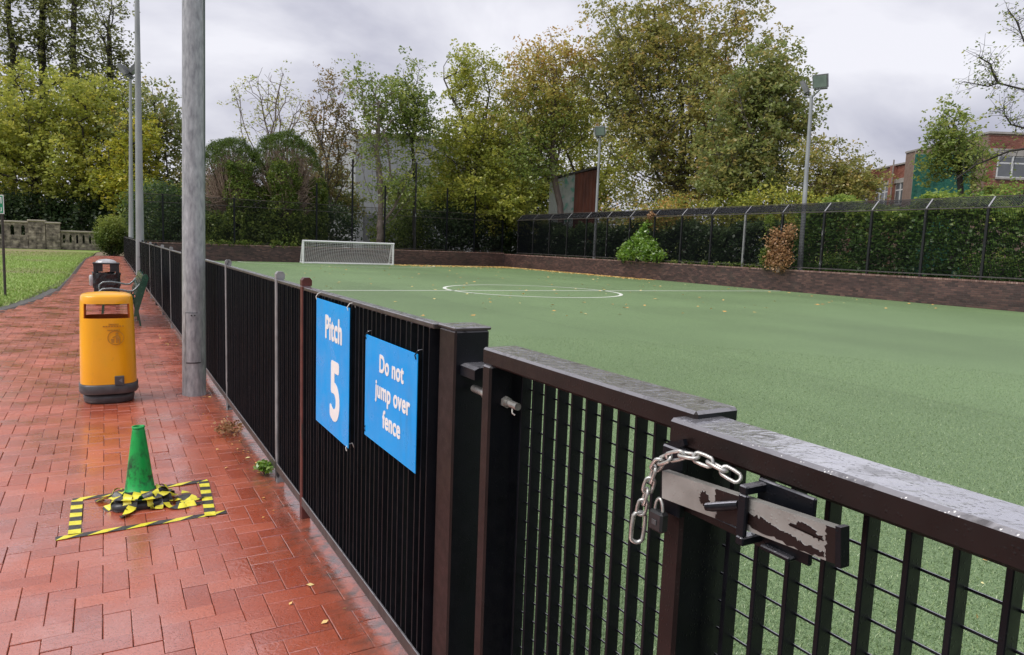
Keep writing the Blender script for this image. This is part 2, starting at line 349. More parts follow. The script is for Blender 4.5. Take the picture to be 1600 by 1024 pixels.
leaf_mat('leaf_lime', [(0.0, (0.179, 0.238, 0.053)), (0.5, (0.435, 0.468, 0.089)), (1.0, (0.759, 0.676, 0.131))])
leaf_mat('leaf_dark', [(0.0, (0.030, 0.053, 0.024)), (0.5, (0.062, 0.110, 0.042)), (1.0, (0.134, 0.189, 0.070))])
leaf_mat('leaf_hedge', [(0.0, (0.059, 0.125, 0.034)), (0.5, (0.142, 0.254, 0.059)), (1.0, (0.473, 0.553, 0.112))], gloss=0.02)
leaf_mat('leaf_ivy', [(0.0, (0.050, 0.085, 0.021)), (0.5, (0.147, 0.214, 0.045)), (1.0, (0.335, 0.383, 0.083))], gloss=0.02)
leaf_mat('leaf_bright', [(0.0, (0.101, 0.209, 0.024)), (0.5, (0.202, 0.363, 0.043)), (1.0, (0.329, 0.462, 0.073))], gloss=0.08)
leaf_mat('leaf_brown', [(0.0, (0.172, 0.090, 0.043)), (0.5, (0.374, 0.203, 0.097)), (1.0, (0.575, 0.358, 0.193))], trans=0.2)
leaf_mat('leaf_reddish', [(0.0, (0.170, 0.186, 0.066)), (0.5, (0.290, 0.238, 0.093)), (1.0, (0.430, 0.207, 0.114))])
leaf_mat('leaf_litter', [(0.0, (0.446, 0.225, 0.081)), (0.5, (0.850, 0.495, 0.162)), (1.0, (0.850, 0.850, 0.432))], trans=0.1)
leaf_mat('leaf_poplar', [(0.0, (0.134, 0.158, 0.063)), (0.5, (0.266, 0.297, 0.100)), (1.0, (0.452, 0.435, 0.148))])

# ------------------------------------------------------------------ mesh helpers
class MB:
    """collects faces in world coordinates; build() links them as one mesh object under its parent"""
    def __init__(s): s.v = []; s.f = []; s.mi = []; s.sm = []
    def face(s, pts, mi=0, smooth=False):
        b = len(s.v); s.v += [tuple(p) for p in pts]; s.f.append(tuple(range(b, b + len(pts)))); s.mi.append(mi); s.sm.append(smooth)
    def add(s, verts, faces, mi=0, smooth=False):
        b = len(s.v); s.v += [tuple(p) for p in verts]
        for f in faces: s.f.append(tuple(i + b for i in f)); s.mi.append(mi); s.sm.append(smooth)
    def box(s, x0, x1, y0, y1, z0, z1, mi=0):
        V = [(x, y, z) for x in (x0, x1) for y in (y0, y1) for z in (z0, z1)]
        s.add(V, [(0, 1, 3, 2), (4, 6, 7, 5), (0, 4, 5, 1), (2, 3, 7, 6), (0, 2, 6, 4), (1, 5, 7, 3)], mi)
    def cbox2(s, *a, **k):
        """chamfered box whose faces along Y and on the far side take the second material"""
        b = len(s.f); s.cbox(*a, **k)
        for i in (1, 2, 3): s.mi[b + i] = 1  # these faces get a darker paint that stands in for their shade
    def cbox(s, x0, x1, y0, y1, z0, z1, c=0.004, mi=0):
        """box with chamfered edges"""
        lo = (x0, y0, z0); hi = (x1, y1, z1); V = []; idx = {}
        for a in (0, 1):
            for b_ in (0, 1):
                for d in (0, 1):
                    k = (a, b_, d)
                    for ax in range(3):
                        p = [(lo[i] if k[i] == 0 else hi[i]) for i in range(3)]
                        for i in range(3):
                            if i != ax: p[i] += c if k[i] == 0 else -c
                        idx[(k, ax)] = len(V); V.append(tuple(p))
        F = []
        for ax in range(3):
            o = [i for i in range(3) if i != ax]
            for sd in (0, 1):
                q = []
                for (a, b_) in ((0, 0), (1, 0), (1, 1), (0, 1)):
                    k = [0, 0, 0]; k[ax] = sd; k[o[0]] = a; k[o[1]] = b_; q.append(idx[(tuple(k), ax)])
                F.append(tuple(q))
        for ax in range(3):          # edges along ax
            o = [i for i in range(3) if i != ax]
            for a in (0, 1):
                for b_ in (0, 1):
                    k0 = [0, 0, 0]; k0[o[0]] = a; k0[o[1]] = b_; k1 = list(k0); k1[ax] = 1
                    F.append((idx[(tuple(k0), o[0])], idx[(tuple(k1), o[0])], idx[(tuple(k1), o[1])], idx[(tuple(k0), o[1])]))
        for a in (0, 1):
            for b_ in (0, 1):
                for d in (0, 1): F.append(tuple(idx[((a, b_, d), ax)] for ax in range(3)))
        s.add(V, F, mi)
    def tube(s, pts, rad, n=8, cap=True, mi=0, closed=False):
        P = [Vector(p) for p in pts]; m = len(P)
        if not hasattr(rad, '__len__'): rad = [rad] * m
        up = None; rings = []
        for i in range(m):
            if closed: d = (P[(i + 1) % m] - P[i - 1])
            else: d = (P[min(i + 1, m - 1)] - P[max(i - 1, 0)])
            d.normalize()
            if up is None:
                up = Vector((0, 0, 1)) if abs(d.z) < 0.9 else Vector((1, 0, 0))
            a = d.cross(up); a.normalize(); b_ = a.cross(d); up = b_
            rings.append([P[i] + (a * math.cos(2 * math.pi * k / n) + b_ * math.sin(2 * math.pi * k / n)) * rad[i] for k in range(n)])
        V = [p for r_ in rings for p in r_]; F = []
        for i in range(m if closed else m - 1):
            j = (i + 1) % m
            for k in range(n):
                k2 = (k + 1) % n; F.append((i * n + k, i * n + k2, j * n + k2, j * n + k))
        s.add(V, F, mi, True)
        if cap and not closed:
            s.face(rings[0][::-1], mi); s.face(rings[-1], mi)
    def lathe(s, c, prof, n=24, mi=0, sx=1.0, sy=1.0, smooth=True, cap=True, power=2.0):
        """profile of (radius, z) turned about a vertical axis; power > 2 squares the plan"""
        V = []; F = []
        for (r_, z) in prof:
            for k in range(n):
                a = 2 * math.pi * k / n; ca, sa = math.cos(a), math.sin(a)
                ex = 2.0 / power
                x = math.copysign(abs(ca) ** ex, ca); y = math.copysign(abs(sa) ** ex, sa)
                V.append((c[0] + x * r_ * sx, c[1] + y * r_ * sy, c[2] + z))
        for i in range(len(prof) - 1):
            for k in range(n):
                k2 = (k + 1) % n; F.append((i * n + k, i * n + k2, (i + 1) * n + k2, (i + 1) * n + k))
        s.add(V, F, mi, smooth)
        if cap:
            s.face(V[:n][::-1], mi); s.face(V[-n:], mi)
    def prism(s, poly, ax, a0, a1, mi=0):
        """polygon (list of 2-D points in the other two axes) extruded along axis ax from a0 to a1"""
        def P(p, a):
            q_ = list(p); q_.insert(ax, a); return tuple(q_)
        n = len(poly); V = [P(p, a0) for p in poly] + [P(p, a1) for p in poly]
        s.add(V, [tuple(range(n))[::-1], tuple(range(n, 2 * n))] + [(i, (i + 1) % n, n + (i + 1) % n, n + i) for i in range(n)], mi)
    def sweep_box(s, a, b_, w, h, up=(0, 0, 1), mi=0):
        """rectangular bar from a to b: w across, h along up"""
        a = Vector(a); b_ = Vector(b_); d = (b_ - a).normalized(); side = d.cross(Vector(up)).normalized(); u = side.cross(d)
        V = []
        for p in (a, b_):
            for (i, j) in ((-1, -1), (1, -1), (1, 1), (-1, 1)): V.append(p + side * (i * w / 2) + u * (j * h / 2))
        s.add(V, [(3, 2, 1, 0), (4, 5, 6, 7), (0, 1, 5, 4), (1, 2, 6, 5), (2, 3, 7, 6), (3, 0, 4, 7)], mi)
    def mesh(s, name, mats, org=(0, 0, 0)):
        me = bpy.data.meshes.new(name)
        me.from_pydata([(x - org[0], y - org[1], z - org[2]) for x, y, z in s.v], [], s.f)
        for m in (mats if isinstance(mats, (list, tuple)) else [mats]): me.materials.append(M[m] if isinstance(m, str) else m)
        if any(s.mi): me.polygons.foreach_set('material_index', s.mi)
        if any(s.sm): me.polygons.foreach_set('use_smooth', s.sm)
        me.update(); return me
    def build(s, name, mats, parent=None, org=None):
        w = origin_of(parent) if org is None else Vector(org)
        o = bpy.data.objects.new(name, s.mesh(name, mats, w)); C.objects.link(o)
        if parent is not None:
            o.parent = parent
            o.location = w - origin_of(parent)
        else: o.location = w
        return o

def origin_of(o):
    v = Vector((0, 0, 0))
    while o is not None: v += o.location; o = o.parent
    return v
def tag(o, label, cat, group=None, kind=None):
    o['label'] = label
    if cat: o['category'] = cat
    if group: o['group'] = group
    if kind: o['kind'] = kind
    return o
def thing(name, label, cat, loc, group=None):
    o = bpy.data.objects.new(name, None); o.empty_display_size = 0.2; C.objects.link(o); o.location = loc
    return tag(o, label, cat, group)
def structure(o): o['kind'] = 'structure'; return o
def dup(o, parent, delta=(0, 0, 0)):
    c = o.copy(); C.objects.link(c); c.parent = parent; c.location = o.location + Vector(delta) if parent is None or True else c.location
    return c
def place(name, me, parent, loc, rotz=0.0, scale=None):
    """a part that shares mesh data, at a world location"""
    o = bpy.data.objects.new(name, me); C.objects.link(o); o.parent = parent; o.location = Vector(loc) - origin_of(parent); o.rotation_euler = (0, 0, rotz)
    if scale: o.scale = scale
    return o
def numpy_mesh(name, verts, k, mat, tint=None):
    """many k-gons, vertices in order"""
    me = bpy.data.meshes.new(name); nv = len(verts); nf = nv // k
    me.vertices.add(nv); me.vertices.foreach_set('co', np.ascontiguousarray(verts, dtype=np.float32).ravel())
    me.loops.add(nv); me.loops.foreach_set('vertex_index', np.arange(nv, dtype=np.int32))
    me.polygons.add(nf); me.polygons.foreach_set('loop_start', np.arange(0, nv, k, dtype=np.int32)); 
    if tint is not None:
        at = me.attributes.new('tint', 'FLOAT', 'FACE'); at.data.foreach_set('value', np.ascontiguousarray(tint, dtype=np.float32))
    me.materials.append(M[mat]); me.update(calc_edges=True); return me
def text_mesh(body, size, width=1.0, offset=0.0, extrude=0.001, align='CENTER', space=1.0, bold=0.022):
    cu = bpy.data.curves.new('lettering', 'FONT'); cu.body = body; cu.size = size; cu.align_x = align; cu.extrude = extrude; cu.offset = offset; cu.space_character = space
    cu.resolution_u = 6
    o = bpy.data.objects.new('lettering', cu); C.objects.link(o); bpy.context.view_layer.update()
    me = bpy.data.meshes.new_from_object(o.evaluated_get(bpy.context.evaluated_depsgraph_get()))
    C.objects.unlink(o); bpy.data.objects.remove(o)
    V0 = [v.co.copy() for v in me.vertices]; F0 = [tuple(p.vertices) for p in me.polygons]; V = []; F = []
    w_ = bold * size
    for k in range(9):                # one stroke weight built up from close copies, each a hair prouder
        a = 2 * math.pi * k / 8; dx, dy = (0, 0) if k == 8 else (w_ * math.cos(a), w_ * 0.8 * math.sin(a)); b = len(V)
        V += [(v.x * width + dx, v.y + dy, v.z + 0.00004 * k) for v in V0]; F += [tuple(i + b for i in f) for f in F0]
    m2 = bpy.data.meshes.new('lettering'); m2.from_pydata(V, [], F); bpy.data.meshes.remove(me)
    return m2
def seen(p):
    """how near a point is as the camera sees it, None when it is out of the frame"""
    d = Vector(p) - Vector(EYE); z = d.dot(CF)
    if z < 0.3: return None
    x = d.dot(CR) / z * 1100; y = d.dot(CU) / z * 1100
    return z if abs(x) < 815 and abs(y) < 527 else None

rng = np.random.default_rng(11)
random.seed(5)

# ------------------------------------------------------------------ ground, path, pitch, lawn
g = MB(); g.face([(-400, -200, -0.06), (400, -200, -0.06), (400, 700, -0.06), (-400, 700, -0.06)])
structure(g.build('ground', 'soil'))

LAWN_EDGE = [(-3.6, 10.0), (-2.6, 13.0), (-1.75, 15.9), (-1.52, 17.1), (-1.23, 19.2), (-1.06, 21.8), (-1.0, 26.8), (-0.99, 36.9), (-0.93, 46.5), (-0.65, 52.0)]
def edge_x(y):
    E_ = LAWN_EDGE
    if y <= E_[0][1]: return E_[0][0]
    for (a, b_), (c_, d) in zip(E_, E_[1:]):
        if y <= d: return a + (c_ - a) * (y - b_) / (d - b_)
    return E_[-1][0]
PATH_R = 0.915
m = MB()
ys = [-1.5] + [y for _, y in LAWN_EDGE]
for a, b_ in zip(ys, ys[1:]):
    m.face([(edge_x(a) - 0.05, a, -0.0075), (PATH_R + 0.05, a, -0.0075), (PATH_R + 0.05, b_, -0.0075), (edge_x(b_) - 0.05, b_, -0.0075)])
path = structure(m.build('path', 'joint'))

# herringbone pavers, 200 x 100 mm, laid square to the fence
def paver_mesh(sx, sy):
    b = MB(); g_ = 0.0013; c_ = 0.0022; h_ = 0.0
    x0, x1, y0, y1 = -sx / 2 + g_, sx / 2 - g_, -sy / 2 + g_, sy / 2 - g_
    T_ = [(x0 + c_, y0 + c_, h_), (x1 - c_, y0 + c_, h_), (x1 - c_, y1 - c_, h_), (x0 + c_, y1 - c_, h_)]
    L_ = [(x0, y0, -0.0022), (x1, y0, -0.0022), (x1, y1, -0.0022), (x0, y1, -0.0022)]
    D_ = [(x, y, -0.03) for x, y, _ in L_]
    V = T_ + L_ + D_
    F = [(0, 1, 2, 3)] + [(4 + i, 4 + (i + 1) % 4, (i + 1) % 4, i) for i in range(4)] + [(8 + i, 8 + (i + 1) % 4, 4 + (i + 1) % 4, 4 + i) for i in range(4)]
    return V, F
U = 0.1
OX, OY = -0.3473, 3.8298
pv = []
for i in range(-40, 14):
    for j in range(-34, 490):
        k = (i + j) % 4
        if k == 0: cx, cy, o_ = OX + (i + 1) * U, OY + (j + 0.5) * U, 0
        elif k == 2: cx, cy, o_ = OX + (i + 0.5) * U, OY + (j + 1) * U, 1
        else: continue
        if cx - (0.1 if o_ == 0 else 0.05) > PATH_R + 0.03 or cx - 0.05 < edge_x(cy) or cy < 0.6 or cy > 52: continue
        z_ = seen((cx, cy, 0))
        cut = cx + (0.1 if o_ == 0 else 0.05) > 0.964
        pv.append((z_ if z_ and not cut else 1e6 + cy, cx, cy, o_))
pv.sort()
VH, F_ = paver_mesh(2 * U, U); VV, _ = paver_mesh(U, 2 * U)
hb = MB(); hb.add(VH, F_); me_h = hb.mesh('paver', 'paver')
vb = MB(); vb.add(VV, F_); me_v = vb.mesh('paver', 'paver')
rp = random.Random(3)
rest = MB()
for n_, (d, cx, cy, o_) in enumerate(pv):
    dz = rp.uniform(-0.0025, 0.0018)
    if n_ < 300:
        p = place('paver', me_v if o_ else me_h, path, (cx, cy, dz)); p.rotation_euler = (rp.gauss(0, 0.006), rp.gauss(0, 0.006), rp.gauss(0, 0.004))
    else:
        ta, tb = rp.gauss(0, 0.006), rp.gauss(0, 0.006)
        rest.add([(min(cx + x, 0.964), cy + y, z + dz + x * ta + y * tb) for x, y, z in (VV if o_ else VH)], F_)
o = rest.build('paver_field', 'paver', path); o['kind'] = 'stuff'

# lawn, tarmac edging and the bare end of the path
m = MB()
E_ = [(x - 0.03, y) for x, y in LAWN_EDGE if y >= 13.0]
for (a, b_), (c_, d) in zip(E_, E_[1:]):
    w0 = 0.16 if b_ > 22 else 0.34; w1 = 0.16 if d > 22 else 0.34
    m.face([(a - w0, b_, -0.008), (a, b_, -0.008), (c_, d, -0.008), (c_ - w1, d, -0.008)])
structure(m.build('path_edging', 'tarmac'))
m = MB()
ring = [(-3.6 - 0.3, 10.0)] + [(x - (0.18 if y > 22 else 0.34), y) for x, y in LAWN_EDGE[1:]] + [(-0.6, 60), (-0.2, 65.6)]
for (a, b_), (c_, d) in zip(ring, ring[1:]):
    m.face([(-45, b_, 0.0), (a, b_, 0.0), (c_, d, 0.0), (-45, d, 0.0)])
structure(m.build('lawn', 'lawn'))
m = MB(); m.face([(-0.66, 52, -0.02), (1.2, 52, -0.02), (1.2, 66, -0.02), (-0.2, 66, -0.02), (-0.6, 60, -0.02)])
structure(m.build('bare_path_end', 'sandy_path'))
# lawn grass blades
N = 60000
yy = 13.5 + (rng.random(N) ** 1.9) * 45; ex = np.array([edge_x(v) for v in yy])
xx = ex - (0.18 + 0.14 * (yy < 22)) + 0.1 - rng.random(N) ** 1.3 * 6.5
a = rng.random(N) * 6.283; hh = rng.uniform(0.03, 0.075, N); ww = rng.uniform(0.004, 0.012, N); lean = rng.normal(0, 0.03, (N, 2))
V = np.zeros((N, 3, 3))
V[:, 0] = np.stack([xx - np.cos(a) * ww, yy - np.sin(a) * ww, np.zeros(N)], 1)
V[:, 1] = np.stack([xx + np.cos(a) * ww, yy + np.sin(a) * ww, np.zeros(N)], 1)
V[:, 2] = np.stack([xx + lean[:, 0], yy + lean[:, 1], hh], 1)
o = bpy.data.objects.new('grass', numpy_mesh('grass', V.reshape(-1, 3), 3, 'blade')); C.objects.link(o)
tag(o, 'short green grass of the lawn left of the brick path', 'grass', None, 'stuff')

# pitch: turf sheet, fibres near the gate, painted lines
PX0, PX1, PY0, PY1 = 1.06, 26.3, -8.0, 47.0
m = MB(); m.face([(PX0, PY0, 0.0), (PX1, PY0, 0.0), (PX1, PY1, 0.0), (PX0, PY1, 0.0)])
structure(m.build('pitch_turf', 'turf'))
m = MB(); m.box(0.965, 1.06, -1.5, 47.0, -0.05, 0.006)
structure(m.build('pitch_kerb', 'plinth'))
N = 330000
d_ = 1.2 + (rng.random(N) ** 1.9) * 11.0; az = rng.uniform(0.28, 1.45, N)
xx = d_ * np.sin(az); yy = d_ * np.cos(az); k_ = xx > 1.07; xx, yy = xx[k_], yy[k_]; N = len(xx)
a = rng.random(N) * 6.283; hh = rng.uniform(0.007, 0.016, N); ww = rng.uniform(0.0012, 0.0024, N); lean = rng.normal(0, 0.008, (N, 2))
V = np.zeros((N, 3, 3))
V[:, 0] = np.stack([xx - np.cos(a) * ww, yy - np.sin(a) * ww, np.zeros(N)], 1)
V[:, 1] = np.stack([xx + np.cos(a) * ww, yy + np.sin(a) * ww, np.zeros(N)], 1)
V[:, 2] = np.stack([xx + lean[:, 0], yy + lean[:, 1], hh], 1)
o = bpy.data.objects.new('turf_fibre', numpy_mesh('turf_fibre', V.reshape(-1, 3), 3, 'fibre')); C.objects.link(o)
tag(o, 'short green fibres of the artificial turf behind the gates', 'turf', None, 'stuff')
def line_strip(pts, w, name, closed=False):
    m = MB(); P = [Vector((x, y, 0.005)) for x, y in pts]; n = len(P); L_ = []
    for i in range(n):
        d = (P[(i + 1) % n] - P[i - 1]) if closed else (P[min(i + 1, n - 1)] - P[max(i - 1, 0)])
        d.normalize(); s_ = Vector((-d.y, d.x, 0)) * w / 2; L_.append((P[i] + s_, P[i] - s_))
    for i in range(n if closed else n - 1):
        j = (i + 1) % n; m.face([L_[i][1], L_[j][1], L_[j][0], L_[i][0]])
    return structure(m.build(name, 'line_paint'))
line_strip([(1.1, 21.43), (26.2, 21.35)], 0.13, 'halfway_line')
line_strip([(13.19 + 3.14 * math.cos(2 * math.pi * k / 72), 21.43 + 3.14 * math.sin(2 * math.pi * k / 72)) for k in range(72)], 0.125, 'centre_circle', True)
line_strip([(13.5 + 6.4 * math.cos(math.pi + math.pi * k / 48), 46.6 + 5.7 * math.sin(math.pi + math.pi * k / 48)) for k in range(49)], 0.10, 'goal_area_line')

# ------------------------------------------------------------------ low railing along the path
FX = 0.926; FTOP = 1.276
fence = thing('railing_fence', 'long low black railing fence between red brick path and green pitch', 'fence', (FX, 24.0, 0))
post_y = [3.82, 4.48] + [6.6 + 2.06 * k for k in range(20)]
FY0, FY1 = 2.07, 46.9
def post_part(y, mat, head=True):
    m = MB(); s_ = 0.024
    m.cbox(FX - 0.026, FX + 0.022, y - s_, y + s_, -0.02, FTOP + 0.012, 0.004)
    # head plate with clipped corners, standing above the rail
    x0, x1, z0, z1 = FX - 0.026, FX + 0.026, FTOP + 0.0125, FTOP + 0.056
    m.prism([(x0, z0), (x1, z0), (x1, z1 - 0.015), (x1 - 0.012, z1), (x0 + 0.012, z1), (x0, z1 - 0.015)], 1, y - s_, y + s_)
    return m.build('post', mat, fence)
for k, y in enumerate(post_y):
    p = post_part(y, 'red_oxide' if k == 0 else ('bare_post' if k in (1, 2, 5, 6, 8) else 'peeled_paint'))
    if k == 0: p['label'] = 'red oxide painted post'
    elif k in (1, 2): p['label'] = 'grey post with most of its black paint worn off'
segs = sorted([FY0] + post_y + [FY1])
for a, b_ in zip(segs, segs[1:]):
    ya = a + (0.024 if a != FY0 else 0.0); yb = b_ - 0.024
    m = MB(); m.cbox(FX - 0.020, FX + 0.020, ya, yb, FTOP - 0.012, FTOP + 0.006, 0.003); m.build('top_rail', 'rail_paint', fence)
    m = MB(); m.cbox(FX - 0.027, FX - 0.019, ya, yb, 0.075, 0.125, 0.002); m.build('bottom_rail', 'rail_paint', fence)
b = MB(); b.cbox(-0.0185, 0.0185, -0.0035, 0.0035, 0.088, FTOP - 0.0125, 0.0012); me_bar = b.mesh('bar', 'bar_paint')
bars = []
for a, b_ in zip(segs, segs[1:]):
    ya, yb = a + 0.03, b_ - 0.03; n = max(2, int((yb - ya) / 0.052)); 
    for i in range(n + 1): bars.append(ya + (yb - ya) * i / n)
bars.sort()
far = MB()
for i, y in enumerate(bars):
    if i < 300:
        br_ = place('bar', me_bar, fence, (FX + random.gauss(0, 0.0012), y, 0)); br_.rotation_euler = (random.gauss(0, 0.0022), random.gauss(0, 0.0012), random.gauss(0, 0.05))
    else: far.box(FX - 0.0185, FX + 0.0185, y - 0.0035, y + 0.0035, 0.088, FTOP - 0.0125)
o = far.build('far_bars', 'bar_paint', fence); o['kind'] = 'stuff'
for k in range(16):
    m = MB(); z = 0.16 + k * 0.07; m.tube([(FX + 0.006, FY0 + 0.03, z), (FX + 0.006, FY1, z)], 0.0032, 5, cap=False); m.build('cross_rod', 'bar_paint', fence)

# ------------------------------------------------------------------ gate post, two gate leaves
gp = thing('gate_post', 'thick brown black square post with wet flat cap at end of railing', 'post', (0.985, 2.0, 0))
m = MB(); m.cbox2(0.925, 1.045, 1.945, 2.065, -0.05, 1.272, 0.006); m.build('shaft', ['gate_paint', 'bar_paint'], gp)  # black second paint carries the shade of the side and rear faces
m = MB(); m.cbox(0.921, 1.049, 1.941, 2.069, 1.2725, 1.283, 0.003); m.build('cap', 'rail_paint', gp)
m = MB(); m.prism([(0.945, 1.135), (1.035, 1.135), (1.035, 1.165), (1.02, 1.172), (0.96, 1.172), (0.945, 1.165)], 1, 1.845, 1.9445); m.build('hinge_lug', 'bar_paint', gp)

def gate(name, label, x0, x1, y0, y1, ztop, zbot, pitch_, z_rods, bar_x, first_bar, rod0, stile=0.05):
    g_ = thing(name, label, 'gate', ((x0 + x1) / 2, (y0 + y1) / 2, 0), 'double gate leaves')
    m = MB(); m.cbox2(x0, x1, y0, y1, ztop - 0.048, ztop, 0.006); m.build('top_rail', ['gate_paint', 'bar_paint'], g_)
    m = MB(); m.cbox(x0, x1, y0 + stile, y1 - stile, zbot, zbot + 0.05, 0.006); m.build('bottom_rail', 'gate_paint', g_)
    for (a, b_) in ((y0, y0 + stile), (y1 - stile, y1)):
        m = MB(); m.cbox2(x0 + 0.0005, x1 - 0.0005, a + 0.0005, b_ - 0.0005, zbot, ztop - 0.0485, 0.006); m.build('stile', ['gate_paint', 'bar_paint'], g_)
    b = MB(); b.cbox(-0.0165, 0.0165, -0.0050, 0.0050, zbot + 0.0505, ztop - 0.0485, 0.0015); me = b.mesh('bar', 'bar_paint')
    y = first_bar
    while y > y0 + stile + 0.01:
        place('bar', me, g_, (bar_x, y, 0)); y -= pitch_
    z = rod0
    while z > zbot + 0.07:
        m = MB(); m.tube([(bar_x + 0.012, y0 + stile - 0.004, z), (bar_x + 0.012, y1 - stile + 0.004, z)], 0.0024, 6, cap=False); m.build('cross_rod', 'bar_paint', g_); z -= z_rods
    return g_
g1 = gate('gate_leaf', 'brown black barred gate leaf hung next to the thick post and blue signs', 0.932, 1.045, 0.925, 1.775, 1.247, 0.08, 0.0632, 0.0562, 1.040, 1.703, 1.184)
g2 = gate('gate_leaf', 'nearest brown black barred gate leaf carrying the sliding bolt', 0.897, 1.005, -0.30, 0.958, 1.233, 0.08, 0.0655, 0.0555, 1.000, 0.876, 1.149)
# hinge bolt through the stile
def hexnut(m, c, r_, y0, y1):
    m.prism([(c[0] + r_ * math.cos(math.pi / 6 + math.pi * k / 3), c[1] + r_ * math.sin(math.pi / 6 + math.pi * k / 3)) for k in range(6)], 1, y0, y1)
hb_ = MB(); hexnut(hb_, (0.985, 1.093), 0.017, 1.712, 1.7245)
hb_.build('hinge_nut', 'zinc', g1)
m = MB(); rr = []; pp = []
for k in range(46):
    y = 1.7115 - k * 0.0013; pp.append((0.985, y, 1.093)); rr.append(0.0105 if k % 2 else 0.0093)
m.tube(pp, rr, 12); m.build('hinge_bolt', 'zinc', g1)
m = MB(); m.tube([(0.985, 1.7755, 1.093), (0.985, 1.925, 1.093)], 0.012, 12); m.tube([(0.985, 1.83, 1.093), (0.985, 1.855, 1.093)], 0.017, 6); m.build('hinge_pin', 'zinc', g1)
m = MB(); m.tube([(0.985, 1.684, 1.084), (0.978, 1.672, 1.072), (0.985, 1.668, 1.066)], 0.0022, 5); m.build('split_pin', 'zinc', g1)
# keeper plate, sliding bolt, bracket and handle on the near leaf
m = MB(); m.cbox(0.880, 0.8965, 0.900, 0.953, 1.060, 1.186, 0.003); m.prism([(0.953, 1.165), (0.953, 1.186), (0.905, 1.206), (0.900, 1.196)], 0, 0.884, 0.8925); m.build('keeper_plate', 'bar_paint', g2)
slide = MB()
A_ = Vector((0.868, 0.925, 1.120)); B_ = Vector((0.862, 0.572, 1.146))
slide.sweep_box(A_, B_, 0.016, 0.050); sb = slide.build('sliding_bolt', 'bolt_bar_steel', g2)
m = MB(); m.sweep_box((0.8615, 0.5715, 1.1462), (0.8613, 0.563, 1.1470), 0.018, 0.056); m.build('end_stop', 'bar_paint', sb)
bd = (B_ - A_).normalized(); bs = bd.cross(Vector((0, 0, 1))).normalized(); bu = bs.cross(bd); bl_ = (B_ - A_).length
rj = random.Random(6)
def patch(pts):
    q_ = []
    for (u0, v0), (u1, v1) in zip(pts, pts[1:] + pts[:1]):      # ragged edge
        edge = abs(v0) > 0.48 and abs(v1) > 0.48
        for k in range(5):
            f = k / 5; j = 0 if k == 0 or edge else 1
            q_.append((min(1.0, u0 + (u1 - u0) * f + j * rj.gauss(0, 0.004)), max(-0.5, min(0.5, v0 + (v1 - v0) * f + j * rj.gauss(0, 0.035)))))
    pts = q_
    m = MB(); n = len(pts)
    V = [A_ + bd * (u * bl_) + bu * (v * 0.0496) + bs * e for e in (0.0079, 0.0087) for (u, v) in pts]
    m.add(V, [tuple(range(n, 2 * n))] + [(i, (i + 1) % n, n + (i + 1) % n, n + i) for i in range(n)]); return m.build('paint_remnant', 'gate_paint', sb)
patch([(0.265, 0.02), (0.275, -0.14), (0.295, -0.22), (0.32, -0.20), (0.335, -0.05), (0.325, 0.14), (0.30, 0.26), (0.275, 0.20)])
patch([(0.375, 0.5), (0.37, 0.1), (0.38, -0.2), (0.372, -0.5), (0.53, -0.5), (0.51, -0.1), (0.52, 0.5)])
patch([(0.53, -0.05), (0.57, 0.10), (0.62, 0.04), (0.66, 0.05), (0.69, -0.04), (0.73, -0.08), (0.76, -0.13), (0.80, -0.16), (0.84, -0.24), (0.88, -0.24), (0.93, -0.32), (0.95, -0.28), (0.945, -0.42), (0.86, -0.46), (0.72, -0.42), (0.63, -0.40), (0.56, -0.30), (0.53, -0.24)])
patch([(0.78, 0.16), (0.82, 0.28), (0.85, 0.36), (0.89, 0.30), (0.935, 0.16), (0.95, 0.06), (0.91, 0.04), (0.86, 0.10), (0.81, 0.12)])
patch([(0.955, 0.5), (0.952, 0.2), (0.965, 0.0), (0.955, -0.3), (0.96, -0.5), (1.0, -0.5), (1.0, 0.5)])
br = MB()
yb0, yb1 = 0.722, 0.738
br.cbox(0.845, 0.8965, yb0, yb1, 1.168, 1.182, 0.002); br.cbox(0.845, 0.8965, yb0, yb1, 1.086, 1.100, 0.002)
br.cbox(0.845, 0.8535, yb0 - 0.0005, yb1 + 0.0005, 1.1005, 1.1675, 0.002); br.cbox(0.8885, 0.8968, 0.635, yb1 + 0.001, 1.082, 1.186, 0.002)
br.build('bolt_bracket', 'bar_paint', g2)
br = MB(); br.cbox(0.876, 0.8967, 0.66, 0.716, 1.080, 1.0875, 0.002); br.build('bracket_lip', 'bar_paint', g2)
m = MB(); m.tube([(0.852, 0.742, 1.146), (0.846, 0.765, 1.137), (0.841, 0.786, 1.129), (0.839, 0.796, 1.126)], [0.0070, 0.0078, 0.0078, 0.0066], 8); m.build('bolt_handle', 'bar_paint', sb)
m = MB(); m.sweep_box((0.900, 0.905, 1.079), (0.900, 0.700, 1.079), 0.008, 0.012); m.build('stay_rail', 'gate_paint', g2)
b_ = MB()
